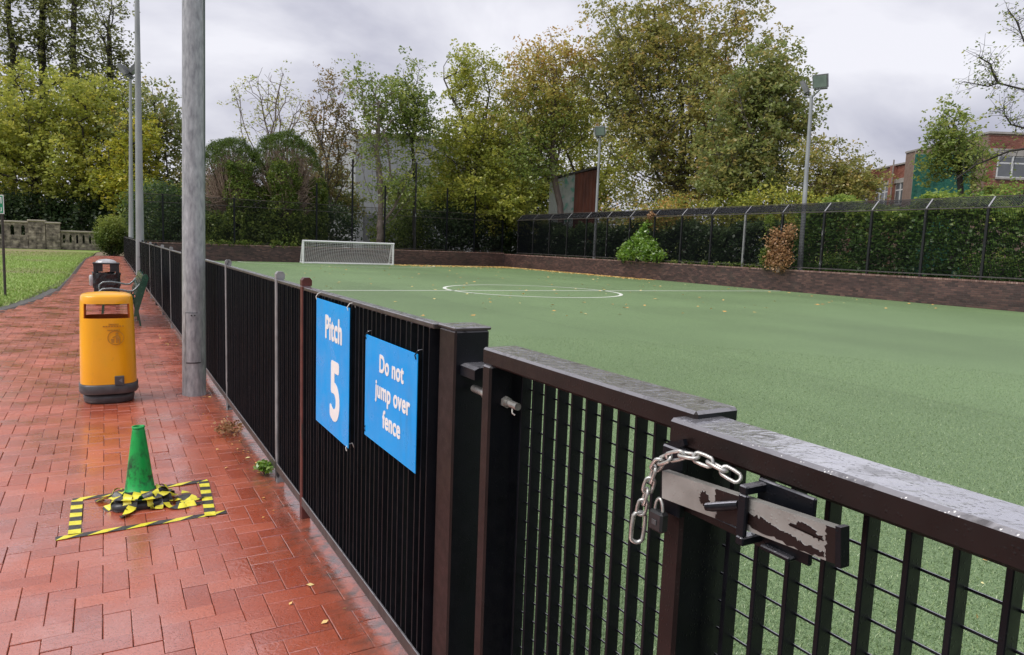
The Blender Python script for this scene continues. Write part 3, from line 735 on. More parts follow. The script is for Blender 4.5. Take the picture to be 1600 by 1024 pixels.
# chain round the keeper, each link a ring of its own
chain = thing('chain', 'galvanised steel chain looped over the sliding bolt', 'chain', (0.866, 0.93, 1.16))
def link(p, q_, roll, r_=0.0034, w=0.0085):
    p = Vector(p); q_ = Vector(q_); d = (q_ - p); L_ = d.length / 2 + 0.0045; d.normalize(); c_ = (p + q_) / 2
    s_ = d.cross(Vector((0.3, 0.9, 0.2))).normalized(); s_ = Matrix.Rotation(roll, 3, d) @ s_
    pts = []
    for k in range(16):
        a = 2 * math.pi * k / 16; cx, cy = math.cos(a), math.sin(a)
        pts.append(c_ + d * (math.copysign(L_ - w, cx) * (1 if abs(cx) > 1e-6 else 0) + w * cx) + s_ * (w * cy))
    m = MB(); m.tube(pts, r_, 6, closed=True); return m.build('link', 'zinc', chain)
path_pts = [(0.880, 0.772, 1.176), (0.872, 0.795, 1.184), (0.866, 0.820, 1.190), (0.858, 0.845, 1.194), (0.850, 0.870, 1.192), (0.846, 0.896, 1.180), (0.848, 0.921, 1.166), (0.852, 0.938, 1.146), (0.853, 0.948, 1.122), (0.853, 0.956, 1.098), (0.853, 0.964, 1.075), (0.853, 0.970, 1.052)]
for k, (p, q_) in enumerate(zip(path_pts, path_pts[1:])): link(p, q_, (k % 2) * 1.4 + 0.4)
link((0.853, 0.972, 1.048), (0.853, 0.977, 0.996), 0.2, 0.0042, 0.012)
pl = thing('padlock', 'small black padlock hanging at the end of the chain', 'padlock', (0.862, 0.94, 1.05))
m = MB(); m.cbox(0.853, 0.873, 0.914, 0.950, 1.030, 1.068, 0.004); m.build('body', 'black_plastic', pl)
m = MB(); m.tube([(0.863, 0.922 + 0.010 - 0.010 * math.cos(a) , 1.0685 + 0.022 * math.sin(a) * 1.0) for a in [math.pi * k / 10 for k in range(11)]], 0.0032, 6); m.build('shackle', 'zinc', pl)
m = MB(); m.cbox(0.8515, 0.8529, 0.926, 0.938, 1.043, 1.053, 0.0006); m.build('keyhole_cover', 'grey_plastic', pl)

# ------------------------------------------------------------------ the two blue signs on the railing
def sign_panel(name, label, y0, y1, z0, z1, lines, ties):
    x = FX - 0.0345
    s_ = thing(name, label, 'sign', (x, (y0 + y1) / 2, z0), 'blue signs on the railing')
    m = MB(); m.cbox(x - 0.0015, x + 0.0015, y0, y1, z0, z1, 0.0006); m.build('panel', 'sign_blue', s_)
    for body, yc, zb, size, wid, off in lines:
        me = text_mesh(body, size, wid, 0.0, 0.0004, space=1.06, bold=off); me.materials.append(M['sign_white'])
        o = bpy.data.objects.new('lettering', me); C.objects.link(o); o.parent = s_
        Mx = Matrix(((0, 0, -1, x - 0.0024), (-1, 0, 0, yc), (0, 1, 0, zb), (0, 0, 0, 1)))
        o.matrix_local = Matrix.Translation(-origin_of(s_)) @ Mx
    for (y, z, mt) in ties:
        m = MB(); m.tube([(x - 0.003, y, z), (x - 0.006, y + 0.003, z + 0.014), (x + 0.004, y, z + 0.03), (x + 0.020, y - 0.004, z + 0.034), (x + 0.03, y, z + 0.012)], 0.0022, 5); m.build('cable_tie', mt, s_)
    return s_
sign_panel('pitch_sign', 'tall blue sign reading Pitch 5 tied to the black railing', 2.918, 3.462, 0.640, 1.252,
           [('Pitch', 3.160, 1.080, 0.152, 0.86, 0.038), ('5', 3.128, 0.722, 0.375, 0.90, 0.036)], [(3.45, 1.245, 'cable_tie'), (2.935, 1.24, 'cable_tie'), (2.935, 0.625, 'cable_tie')])
sign_panel('warning_sign', 'blue sign reading Do not jump over fence beside gate post', 2.158, 2.700, 0.759, 1.169,
           [('Do', 2.478, 1.047, 0.094, 0.86, 0.034), ('not', 2.338, 1.047, 0.094, 0.86, 0.034), ('jump', 2.487, 0.946, 0.094, 0.86, 0.034), ('over', 2.296, 0.946, 0.094, 0.86, 0.034), ('fence', 2.393, 0.842, 0.094, 0.86, 0.034)], [(2.168, 1.15, 'bar_paint'), (2.69, 1.15, 'bar_paint'), (2.69, 0.775, 'bar_paint')])

# ------------------------------------------------------------------ lighting columns
def flood_head(name, parent, p, az, tilt, w=0.62, h=0.56):
    """box floodlight: housing, glass, bracket; az = direction it faces clockwise from +Y"""
    f = Vector((math.sin(az) * math.cos(tilt), math.cos(az) * math.cos(tilt), -math.sin(tilt))); s_ = Vector((math.cos(az), -math.sin(az), 0)); u = s_.cross(f)
    p = Vector(p); d = 0.16
    def blk(c, a, b_, e, mat, nm, par):
        m = MB(); V = [c + s_ * (i * a / 2) + u * (j * b_ / 2) + f * (k * e / 2) for i in (-1, 1) for j in (-1, 1) for k in (-1, 1)]
        m.add(V, [(0, 1, 3, 2), (4, 6, 7, 5), (0, 4, 5, 1), (2, 3, 7, 6), (0, 2, 6, 4), (1, 5, 7, 3)]); return m.build(nm, mat, par)
    hd = blk(p, w, h, d, 'lamp_housing', name, parent)
    blk(p + f * (d / 2 + 0.006), w * 0.88, h * 0.86, 0.010, 'lamp_glass', 'lens', hd)
    for k in range(5): blk(p - f * (d / 2 + 0.0205) + s_ * (w * (k - 2) / 6), 0.02, h * 0.8, 0.04, 'lamp_housing', 'cooling_fin', hd)
    blk(p - u * (h / 2 + 0.05) - f * 0.02, w * 0.9, 0.06, 0.06, 'lamp_housing', 'bracket', hd)
def column(name, label, base, top, r0, r1, mat, heads, n=20, lean=(0, 0), group='lighting columns', door=None, z0=-0.05):
    x, y = base; c = thing(name, label, 'lamp post', (x, y, max(z0, 0) ), group)
    m = MB(); k = 10
    m.tube([(x + lean[0] * i / k, y + lean[1] * i / k, z0 + (top - z0) * i / k) for i in range(k + 1)], [r0 + (r1 - r0) * i / k for i in range(k + 1)], n)
    sh = m.build('shaft', mat, c)
    if door:
        # flush service door facing the camera: a thin shell a few millimetres proud of the shaft
        az = math.atan2(-y, -x); z1, z2, wd = door; m = MB(); K = 8
        gk = MB(); Vg = []
        for z in (z1 - 0.012, z2 + 0.006):
            rr = r0 + (r1 - r0) * (z - z0) / (top - z0) + 0.0018
            for i in range(K + 1):
                a = az + (i / K - 0.5) * (wd + 0.13); Vg.append((x + rr * math.cos(a), y + rr * math.sin(a), z))
        gk.add(Vg, [(i, i + 1, K + 2 + i, K + 1 + i) for i in range(K)], 0, True); gk.build('door_joint', 'grey_plastic', sh)
        for (za, zb, e) in ((z1, z2, 0.006),):
            V = []; 
            for z in (za, zb):
                rr = r0 + (r1 - r0) * (z - z0) / (top - z0) + e
                for i in range(K + 1):
                    a = az + (i / K - 0.5) * wd; V.append((x + rr * math.cos(a), y + rr * math.sin(a), z))
            m.add(V, [(i, i + 1, K + 2 + i, K + 1 + i) for i in range(K)], 0, True)
            for i in range(K):                       # lower and upper lips
                for row in (0, 1):
                    a1 = V[row * (K + 1) + i]; a2 = V[row * (K + 1) + i + 1]
                    q1 = (x + (a1[0] - x) * 0.95, y + (a1[1] - y) * 0.95, a1[2]); q2 = (x + (a2[0] - x) * 0.95, y + (a2[1] - y) * 0.95, a2[2])
                    m.face([a1, a2, q2, q1])
        dr = m.build('service_door', mat, sh)
        for z in (z2 - 0.02,):
            rr = r0 + 0.004; m = MB()
            for da in (-0.12, 0.12):
                m.tube([(x + rr * math.cos(az + da), y + rr * math.sin(az + da), z), (x + (rr + 0.006) * math.cos(az + da), y + (rr + 0.006) * math.sin(az + da), z)], 0.007, 8)
            m.build('door_lock', 'black_plastic', dr)
    for h in heads:
        tx, ty = x + lean[0], y + lean[1]
        m = MB(); m.tube([(tx, ty, top - 0.06), (h[0], h[1], h[2] - 0.36)], 0.035, 8); m.build('arm', mat, c)
        flood_head('floodlight', c, h[:3], h[3], h[4])
    return c
column('lamp_column', 'thick galvanised lamp column standing on the path beside the railing', (0.71, 7.34), 9.2, 0.108, 0.062, 'galvanised', [(0.95, 7.45, 9.6, R(90), R(50)), (0.40, 7.3, 9.55, R(20), R(50))], 24, (0.09, 0), door=(0.33, 0.80, 1.25))
column('lamp_column', 'middle galvanised lamp column beyond the green bench', (0.91, 24.75), 9.0, 0.125, 0.062, 'galvanised_far', [(1.2, 24.85, 9.4, R(90), R(50))], 16, (0.09, 0), door=(0.33, 0.80, 1.2))
column('lamp_column', 'farthest galvanised lamp column at the path end with lamp heads showing', (1.04, 38.5), 8.65, 0.115, 0.06, 'galvanised_far', [(1.38, 38.5, 9.15, R(100), R(40)), (0.98, 38.45, 8.98, R(-60), R(35))], 16, (0.16, 0), door=(0.33, 0.80, 1.2))
column('pole', 'slim dark green pole rising just behind the thick lamp column', (1.0, 9.3), 7.5, 0.034, 0.030, 'green_pole', [], 12, (0.085, 0), None)
column('lamp_column', 'tall floodlight column behind the right hand fence near the brown bush', (27.2, 21.2), 8.62, 0.125, 0.075, 'galvanised_far', [(27.05, 20.85, 9.15, R(248), R(20)), (27.45, 21.95, 9.10, R(330), R(25))], 14, (0.05, 0.2))
column('lamp_column', 'distant floodlight column in front of the rusty shed', (26.95, 36.46), 8.45, 0.11, 0.07, 'galvanised_far', [(26.75, 36.2, 8.86, R(228), R(25)), (27.05, 37.0, 8.86, R(320), R(20))], 12, (0.02, 0.05))

# ------------------------------------------------------------------ yellow litter bin
bx, by = -0.005, 7.36
yb = thing('litter_bin', 'yellow plastic litter bin with grey base on the wet path', 'bin', (bx, by, 0))
P_ = 3.2
m = MB(); m.lathe((bx, by, 0), [(0.175, 0.0), (0.20, 0.006), (0.207, 0.05), (0.20, 0.075), (0.16, 0.08)], 32, power=2.6); m.build('foot', 'grey_plastic', yb)
m = MB(); m.lathe((bx, by, 0), [(0.16, 0.081), (0.228, 0.092), (0.238, 0.11), (0.238, 0.165), (0.229, 0.178), (0.19, 0.179)], 36, power=P_); m.build('base_band', 'grey_plastic', yb)
# body as a squared barrel with a letter-box opening through front and back
def barrel(prof, n, power, open_faces):
    V = []; F = []
    for (r_, z) in prof:
        for k in range(n):
            a = 2 * math.pi * (k + 0.5) / n; ca, sa = math.cos(a), math.sin(a); ex_ = 2.0 / power
            V.append((bx + math.copysign(abs(ca) ** ex_, ca) * r_, by + math.copysign(abs(sa) ** ex_, sa) * r_, z))
    for i in range(len(prof) - 1):
        for k in range(n):
            if open_faces(i, k): continue
            k2 = (k + 1) % n; F.append((i * n + k, i * n + k2, (i + 1) * n + k2, (i + 1) * n + k))
    return V, F
n = 48
prof = [(0.226, 0.180), (0.2245, 0.3), (0.221, 0.5), (0.2165, 0.70), (0.2150, 0.755), (0.2145, 0.772), (0.2105, 0.900), (0.209, 0.918), (0.206, 0.958), (0.196, 0.972), (0.16, 0.983), (0.08, 0.993), (0.0, 0.996)]
def is_open(i, k):
    a = (360.0 * (k + 1.0) / n) % 360
    if i != 5: return False
    return abs(a - 270) < 50 or abs(a - 90) < 50
V, F = barrel(prof, n, P_, is_open); m = MB(); m.add(V, F, 0, True); body = m.build('body', 'yellow_plastic', yb)
V2, F2 = barrel([(r_ - 0.014, z) for r_, z in prof[3:8]], n, P_, lambda i, k: is_open(i + 3, k) ); m = MB(); m.add(V2, F2, 0, True); m.build('inner_shell', 'orange_inside', yb)
for half in (270, 90):                          # rim round each opening, joining outer and inner shell
    m = MB()
    ks = [k for k in range(n) if abs((360.0 * (k + 1.0) / n) % 360 - half) < 50]
    Vo = V; off = 5 * n
    inn = {z: None for z in (5, 6)}
    for (row_o, row_i) in ((5, 2), (6, 3)):
        for k in ks:
            k2 = (k + 1) % n
            m.face([V[row_o * n + k], V[row_o * n + k2], V2[row_i * n + k2], V2[row_i * n + k]])
    for k in (ks[0], (ks[-1] + 1) % n): m.face([V[5 * n + k], V[6 * n + k], V2[3 * n + k], V2[2 * n + k]])
    m.build('opening_rim', 'orange_inside', yb)
m = MB(); m.lathe((bx, by, 0), [(0.19, 0.66), (0.10, 0.65), (0.0, 0.648)], 24, cap=False, power=P_); m.build('liner', 'black_plastic', yb)
# lock plate, tidy emblem and the faint embossed lines, on the face towards the camera
fy = by - 0.2225
m = MB(); m.cbox(bx + 0.045, bx + 0.120, fy - 0.016, fy + 0.01, 0.170, 0.255, 0.004); lk = m.build('lock_plate', 'grey_plastic', yb)
m = MB(); m.prism([(bx + 0.075, 0.215), (bx + 0.105, 0.195), (bx + 0.105, 0.235)], 1, fy - 0.0185, fy - 0.0162); m.build('lock_arrow', 'lamp_housing', lk)
em = MB(); cx, cz = bx + 0.062, 0.600
for k in range(32):
    a0, a1 = 2 * math.pi * k / 32, 2 * math.pi * (k + 1) / 32
    em.prism([(cx + 0.064 * math.cos(a0), cz + 0.064 * math.sin(a0)), (cx + 0.064 * math.cos(a1), cz + 0.064 * math.sin(a1)), (cx + 0.059 * math.cos(a1), cz + 0.059 * math.sin(a1)), (cx + 0.059 * math.cos(a0), cz + 0.059 * math.sin(a0))], 1, fy - 0.0012, fy + 0.004)
def epoly(pts): em.prism([(cx + x, cz + z) for x, z in pts], 1, fy - 0.0012, fy + 0.004)
epoly([(0.010 + 0.011 * math.cos(2 * math.pi * k / 10), 0.036 + 0.011 * math.sin(2 * math.pi * k / 10)) for k in range(10)])     # head
epoly([(0.000, 0.022), (0.022, 0.022), (0.034, -0.002), (0.034, -0.046), (0.024, -0.046), (0.022, -0.012), (0.014, -0.012), (0.012, -0.046), (0.002, -0.046), (0.002, -0.006)])   # figure
epoly([(-0.002, 0.018), (-0.026, 0.006), (-0.026, 0.000), (-0.002, 0.008)])       # arm
epoly([(-0.038, -0.008), (-0.012, -0.008), (-0.016, -0.044), (-0.034, -0.044)])   # basket
em.build('emblem', 'yellow_mark', yb)
em = MB()
for (w_, z) in ((0.05, 0.665), (0.085, 0.70), (0.04, 0.718)):
    for k in range(8): em.box(bx + 0.05 - w_ + k * w_ / 4, bx + 0.05 - w_ + k * w_ / 4 + w_ / 6, fy - 0.0008, fy + 0.006, z, z + 0.008)
em.build('embossed_text', 'yellow_mark', yb)

# ------------------------------------------------------------------ black bin with liner behind the bench
kb = thing('litter_bin', 'black open sided bin with plastic bag and pale domed lid', 'bin', (0.0, 17.3, 0))
X0, X1, Y0, Y1 = -0.235, 0.235, 17.08, 17.52
m = MB(); m.cbox(X0, X1, Y0, Y1, 0.02, 0.60, 0.012); m.build('body', 'black_plastic', kb)
m = MB()
ring_ = []
for (zz_, e) in ((0.36, 0.012), (0.44, 0.022), (0.56, 0.018), (0.66, 0.026), (0.675, 0.01)):
    row = []
    for k in range(40):
        a = 2 * math.pi * k / 40; ca, sa = math.cos(a), math.sin(a); r_ = 0.236 + e + 0.012 * math.sin(k * 5.3 + zz_ * 30)
        row.append((math.copysign(abs(ca) ** 0.35, ca) * r_, 17.3 + math.copysign(abs(sa) ** 0.35, sa) * r_ * 0.95, zz_ - 0.02 * math.sin(k * 1.9)))
    ring_.append(row)
for r0, r1 in zip(ring_, ring_[1:]):
    for k in range(40): m.face([r0[k], r0[(k + 1) % 40], r1[(k + 1) % 40], r1[k]], 0, True)
m.build('bin_liner', 'bin_liner', kb)
for (px, py) in ((X0 + 0.03, Y0 + 0.03), (X1 - 0.03, Y0 + 0.03), (X0 + 0.03, Y1 - 0.03), (X1 - 0.03, Y1 - 0.03)):
    m = MB(); m.cbox(px - 0.03, px + 0.03, py - 0.03, py + 0.03, 0.601, 0.855, 0.005); m.build('corner_post', 'black_plastic', kb)
for (xa, xb, ya, yb_) in ((X0 + 0.061, X0 + 0.17, Y0 + 0.005, Y0 + 0.02), (X1 - 0.17, X1 - 0.061, Y0 + 0.005, Y0 + 0.02)):
    m = MB(); m.box(xa, xb, ya, yb_, 0.70, 0.855); m.build('side_panel', 'black_plastic', kb)
m = MB(); m.cbox(X0 - 0.015, X1 + 0.015, Y0 - 0.015, Y1 + 0.015, 0.8555, 0.885, 0.008); m.build('roof', 'black_plastic', kb)
m = MB(); m.lathe((0.0, 17.3, 0.885), [(0.20, 0.0), (0.185, 0.03), (0.13, 0.06), (0.06, 0.075), (0.0, 0.08)], 24, sx=1, sy=0.9, power=2.6, cap=False); m.build('dome_lid', 'dome_lid', kb)
m = MB(); m.lathe((-0.27, 17.15, 0.40), [(0.03, 0.0), (0.05, 0.02), (0.05, 0.2), (0.035, 0.23), (0.0, 0.235)], 14); m.build('ash_box', 'dome_lid', kb)

# ------------------------------------------------------------------ green park bench, seen end on
bn = thing('park_bench', 'dark green slatted park bench with curved metal arms by the railing', 'bench', (0.25, 14.0, 0))
BY0, BY1 = 13.05, 14.95
for k in range(5):
    x = -0.10 + k * 0.098; m = MB(); m.cbox(x, x + 0.082, BY0, BY1, 0.425 - 0.006 * k, 0.452 - 0.006 * k, 0.006); m.build('seat_slat', 'bench_green', bn)
for k in range(4):
    z = 0.50 + k * 0.088; x = 0.405 + k * 0.030; m = MB()
    m.sweep_box((x + 0.02, BY0, z + 0.04), (x + 0.02, BY1, z + 0.04), 0.026, 0.080, up=(0.34, 0, 1)); m.build('back_slat', 'bench_green', bn)
for yy_ in (BY0 + 0.10, (BY0 + BY1) / 2, BY1 - 0.10):
    m = MB()
    m.sweep_box((0.385, yy_, 0.40), (0.555, yy_, 0.865), 0.045, 0.022, up=(1, 0, -0.36)); m.build('back_support', 'bench_green', bn)
    m = MB(); m.sweep_box((0.41, yy_, 0.405), (0.47, yy_, 0.0), 0.045, 0.03, up=(1, 0, 0)); m.build('leg', 'bench_green', bn)
    m = MB(); m.sweep_box((-0.05, yy_, 0.405), (-0.09, yy_, 0.0), 0.045, 0.03, up=(1, 0, 0)); m.build('leg', 'bench_green', bn)
    m = MB(); m.cbox(-0.09, 0.41, yy_ - 0.02, yy_ + 0.02, 0.372, 0.398, 0.004); m.build('seat_bearer', 'bench_green', bn)
m = MB(); m.prism([(0.37, 0.17), (0.42, 0.17), (0.60, 0.80), (0.575, 0.865), (0.53, 0.86), (0.46, 0.62), (0.40, 0.45)], 1, BY0 - 0.022, BY0 - 0.002); m.build('end_panel', 'bench_green', bn)
for yy_ in (BY0 + 0.05, BY1 - 0.05):
    pts = [(-0.095, yy_, 0.45), (-0.125, yy_, 0.50), (-0.115, yy_, 0.57), (-0.06, yy_, 0.615), (0.06, yy_, 0.625), (0.2, yy_, 0.605), (0.30, yy_, 0.58), (0.37, yy_, 0.585), (0.43, yy_, 0.64), (0.475, yy_, 0.70)]
    m = MB(); m.tube(pts, 0.016, 8); m.build('armrest', 'arm_metal', bn)

# ------------------------------------------------------------------ green traffic cone and hazard tape
cx, cy = 0.135, 4.43
cone = thing('traffic_cone', 'scuffed green traffic cone on a black base inside taped rectangle', 'traffic cone', (cx, cy, 0))
m = MB(); m.lathe((cx, cy, 0), [(0.145, 0.002), (0.15, 0.012), (0.148, 0.034), (0.13, 0.045), (0.085, 0.05)], 32, power=5.0); m.build('base', 'black_plastic', cone)
m = MB(); m.lathe((cx, cy, 0), [(0.088, 0.0505), (0.094, 0.060), (0.090, 0.068), (0.079, 0.072), (0.066, 0.16), (0.050, 0.29), (0.034, 0.415), (0.031, 0.432), (0.027, 0.437), (0.024, 0.436), (0.023, 0.40), (0.0, 0.39)], 32, cap=False); m.build('body', 'cone_green', cone)
m = MB(); m.lathe((cx, cy, 0), [(0.0335, 0.4365), (0.034, 0.4455), (0.0265, 0.4465), (0.0262, 0.4365)], 24, cap=False); m.build('top_collar', 'cone_green', cone)
def tape(name, label, a, b_, w=0.048, step=0.088, z=0.004, phase=0.0, slant=0.75, group='hazard tape strips'):
    a = Vector((a[0], a[1], 0)); b_ = Vector((b_[0], b_[1], 0)); d = b_ - a; L_ = d.length; d.normalize(); s_ = Vector((-d.y, d.x, 0))
    m = MB(); t0 = -step + phase * step; k = 0
    def P(u, v, zz_): 
        u2 = min(max(u + (v / w) * w * slant, 0), L_); q_ = a + d * u2 + s_ * v; return (q_.x, q_.y, z + zz_ + 0.0012 * math.sin(u2 * 40 + v * 60))
    while t0 < L_ + step:
        for (u0, u1, mi) in ((t0, t0 + step * 0.5, 0), (t0 + step * 0.5, t0 + step, 1)):
            q4 = [P(u0, -w / 2, 0), P(u1, -w / 2, 0), P(u1, w / 2, 0), P(u0, w / 2, 0)]
            if (Vector(q4[0]) - Vector(q4[1])).length + (Vector(q4[2]) - Vector(q4[3])).length > 1e-4:
                um = (q4[0], q4[1], q4[2], q4[3]); m.face(um, mi)
        t0 += step; k += 1
    o = m.build(name, ['tape_yellow', 'tape_black'], None, (a + b_) / 2)
    return tag(o, label, 'tape', group)
tape('hazard_tape', 'front yellow and black tape strip on paving nearest the camera', (-0.255, 4.035), (0.548, 4.065), 0.046, 0.172, slant=1.6)
tape('hazard_tape', 'back yellow and black tape strip behind the green cone', (-0.20, 4.60), (0.52, 4.66), 0.046, 0.172, slant=1.6)
tape('hazard_tape', 'left short tape strip closing the rectangle round the cone', (-0.175, 4.055), (-0.178, 4.585), 0.056, 0.125, z=0.0075, slant=0.15)
tape('hazard_tape', 'right short tape strip closing the rectangle towards the railing', (0.462, 4.03), (0.495, 4.635), 0.056, 0.125, z=0.0075, slant=0.15)
# loose crumpled tape over the cone base
ct = thing('crumpled_tape', 'tangle of loose hazard tape crumpled over the black cone base', 'tape', (cx, cy - 0.1, 0))
def ribbon(pts, w, tw, ph=0.0, name='tape_strand'):
    """a length of striped tape through the given points, smoothed, twisting a little"""
    m = MB(); P = [Vector(p) for p in pts]; Q = []
    for i in range(len(P) - 1):                     # Catmull-Rom
        p0, p1, p2, p3 = P[max(i - 1, 0)], P[i], P[i + 1], P[min(i + 2, len(P) - 1)]
        for k in range(7):
            f = k / 7; Q.append(0.5 * ((2 * p1) + (p2 - p0) * f + (2 * p0 - 5 * p1 + 4 * p2 - p3) * f * f + (3 * p1 - p0 - 3 * p2 + p3) * f ** 3))
    Q.append(P[-1]); L_ = 0.0; rows = []; ln = []
    for i, p in enumerate(Q):
        d = (Q[min(i + 1, len(Q) - 1)] - Q[max(i - 1, 0)]).normalized(); s_ = d.cross(Vector((0, 0, 1)))
        if s_.length < 1e-3: s_ = Vector((1, 0, 0))
        s_.normalize(); s_ = Matrix.Rotation(tw * math.sin(i * 0.35 + ph), 3, d) @ s_
        if i: L_ += (p - Q[i - 1]).length
        ln.append(L_); a_, c_ = p + s_ * w / 2, p - s_ * w / 2
        a_.z = max(a_.z, 0.006); c_.z = max(c_.z, 0.006); rows.append((a_, c_))
    for i in range(len(rows) - 1):
        m.face([rows[i][0], rows[i][1], rows[i + 1][1], rows[i + 1][0]], 0 if ((ln[i] + ph * 0.03) % 0.105) < 0.062 else 1, True)
    return m.build(name, ['tape_yellow', 'tape_black'], ct)
rt = random.Random(21)
for k, (deg, out) in enumerate(((172, 0.235), (205, 0.20), (236, 0.185), (262, 0.25), (285, 0.18), (312, 0.20), (338, 0.25), (12, 0.19))):
    a = math.radians(deg); sw = rt.uniform(-0.35, 0.35); pt = lambda r_, f, z: (cx + r_ * math.cos(a + sw * f), cy + r_ * math.sin(a + sw * f), z)
    ribbon([pt(0.088, 0, 0.086), pt(0.115, 0.2, 0.078 + rt.uniform(0, 0.014)), pt(0.145, 0.5, 0.058), pt(0.165, 0.8, 0.030), pt(out * 0.92, 1.2, 0.012), pt(out, 1.6, 0.009)], rt.uniform(0.040, 0.052), 0.45, k * 1.3)
ribbon([(cx - 0.14, cy - 0.03, 0.062), (cx - 0.085, cy - 0.115, 0.068), (cx + 0.02, cy - 0.145, 0.060), (cx + 0.11, cy - 0.10, 0.066), (cx + 0.15, cy - 0.01, 0.058)], 0.045, 0.25, 0.5)
ribbon([(cx + 0.13, cy - 0.07, 0.050), (0.30, 4.32, 0.014), (0.345, 4.345, 0.022), (0.37, 4.30, 0.012), (0.325, 4.27, 0.010), (0.40, 4.245, 0.016), (0.44, 4.27, 0.009)], 0.044, 0.5, 2.1)
ribbon([(cx + 0.12, cy - 0.12, 0.030), (0.28, 4.255, 0.010), (0.335, 4.225, 0.018), (0.375, 4.22, 0.009)], 0.044, 0.4, 3.3)
ribbon([(0.30, 4.36, 0.010), (0.36, 4.375, 0.020), (0.42, 4.33, 0.010), (0.46, 4.345, 0.009)], 0.040, 0.5, 4.1)

# ------------------------------------------------------------------ green sign on a post at the lawn edge
es = thing('exit_sign', 'green and white safety sign on brown post at lawn edge', 'sign', (-2.0, 19.5, 0))
m = MB(); m.tube([(-2.0, 19.5, -0.05), (-1.99, 19.5, 2.24)], 0.028, 10); m.build('pole', 'sign_pole_brown', es)
m = MB(); m.cbox(-2.30, -1.945, 19.462, 19.468, 1.845, 2.265, 0.002); pn = m.build('panel', 'sign_white', es)
m = MB(); m.box(-2.28, -1.965, 19.4575, 19.4605, 1.865, 2.245); m.build('green_field', 'sign_green', pn)
m = MB()
def ep(pts): m.prism([(x, z) for x, z in pts], 1, 19.4535, 19.4565)
ep([(-1.985, 2.075), (-1.985, 2.215), (-2.045, 2.215), (-2.045, 2.19), (-2.005, 2.19), (-2.005, 2.075)])
ep([(-2.06 + 0.018 * math.cos(2 * math.pi * k / 10), 2.195 + 0.018 * math.sin(2 * math.pi * k / 10)) for k in range(10)])
ep([(-2.05, 2.17), (-2.02, 2.14), (-2.025, 2.13), (-2.06, 2.15), (-2.07, 2.12), (-2.03, 2.09), (-2.04, 2.06), (-2.05, 2.085), (-2.09, 2.11), (-2.13, 2.075), (-2.14, 2.085), (-2.10, 2.13), (-2.09, 2.17)])
for k in range(3): ep([(-1.99 - 0.07 * k, 1.90), (-1.99 - 0.07 * k, 1.99), (-2.005 - 0.07 * k, 1.99), (-2.005 - 0.07 * k, 1.90)]); ep([(-2.02 - 0.07 * k, 1.90), (-2.0055 - 0.07 * k, 1.90), (-2.0055 - 0.07 * k, 1.915), (-2.02 - 0.07 * k, 1.915)])
m.build('pictogram', 'sign_white', pn)

# ------------------------------------------------------------------ goal
gx0, gx1, gy, gz = 10.88, 16.88, 45.6, 1.42
goal = thing('goal', 'white low football goal with white net before the far wall', 'goal', ((gx0 + gx1) / 2, gy, 0))
for x in (gx0, gx1):
    m = MB(); m.tube([(x, gy, 0), (x, gy, gz)], 0.06, 12); m.build('goal_post', 'white_paint', goal)
    s_ = 0.05 if x == gx0 else 0.05
    m = MB(); m.tube([(x + s_, gy + 0.42, gz), (x + s_, gy + 1.0, 0.04)], 0.035, 10); m.build('back_strut', 'white_paint', goal)
    m = MB(); m.tube([(x, gy, 0.04), (x + s_, gy + 1.0, 0.04)], 0.035, 10); m.build('side_bar', 'white_paint', goal)
    m = MB(); m.tube([(x, gy, gz), (x + s_, gy + 0.42, gz)], 0.035, 10); m.build('side_bar', 'white_paint', goal)
m = MB(); m.tube([(gx0 - 0.06, gy, gz), (gx1 + 0.06, gy, gz)], 0.06, 12); m.build('crossbar', 'white_paint', goal)
m = MB(); m.tube([(gx0, gy + 1.0, 0.04), (gx1 + 0.05, gy + 1.0, 0.04)], 0.035, 10); m.build('ground_bar', 'white_paint', goal)
m = MB(); m.tube([(gx0, gy - 0.02, 0.03), (gx1, gy - 0.02, 0.03)], 0.04, 10); m.build('ground_bar', 'white_paint', goal)
net = MB(); nc = 50; nr = 16
def netp(u, v):     # u across, v down the net, sagging between the bars
    x = gx0 + 0.06 + (gx1 - gx0 - 0.12) * u
    y = gy + 0.40 + 0.56 * v; z = gz - (gz - 0.05) * v - 0.16 * math.sin(math.pi * u) * math.sin(math.pi * v)
    return Vector((x, y - 0.15 * math.sin(math.pi * v), z))
for i in range(nc + 1):
    net.tube([netp(i / nc, j / 8) for j in range(9)], 0.0105, 3, cap=False)
for j in range(nr + 1):
    net.tube([netp(i / 20, j / nr) for i in range(21)], 0.0105, 3, cap=False)
for i in range(nc + 1):
    x = gx0 + 0.06 + (gx1 - gx0 - 0.12) * i / nc; net.tube([(x, gy, gz), (x, gy + 0.2, gz - 0.05), (x, gy + 0.4, gz)], 0.005, 3, cap=False)
for x, s_ in ((gx0, 0.04), (gx1, 0.04)):
    for k in range(9):
        v = k / 8; net.tube([(x + 0.01, gy, gz - (gz - 0.05) * v), (x + s_, gy + 0.42 + 0.55 * v, gz - (gz - 0.05) * v)], 0.0105, 3, cap=False)
    for k in range(7):
        w_ = k / 7; net.tube([(x + 0.01, gy + 0.42 * w_, gz), (x + s_, gy + 0.97 * w_, 0.05)], 0.0105, 3, cap=False)
o = net.build('net', 'net_cord', goal); o['kind'] = 'stuff'

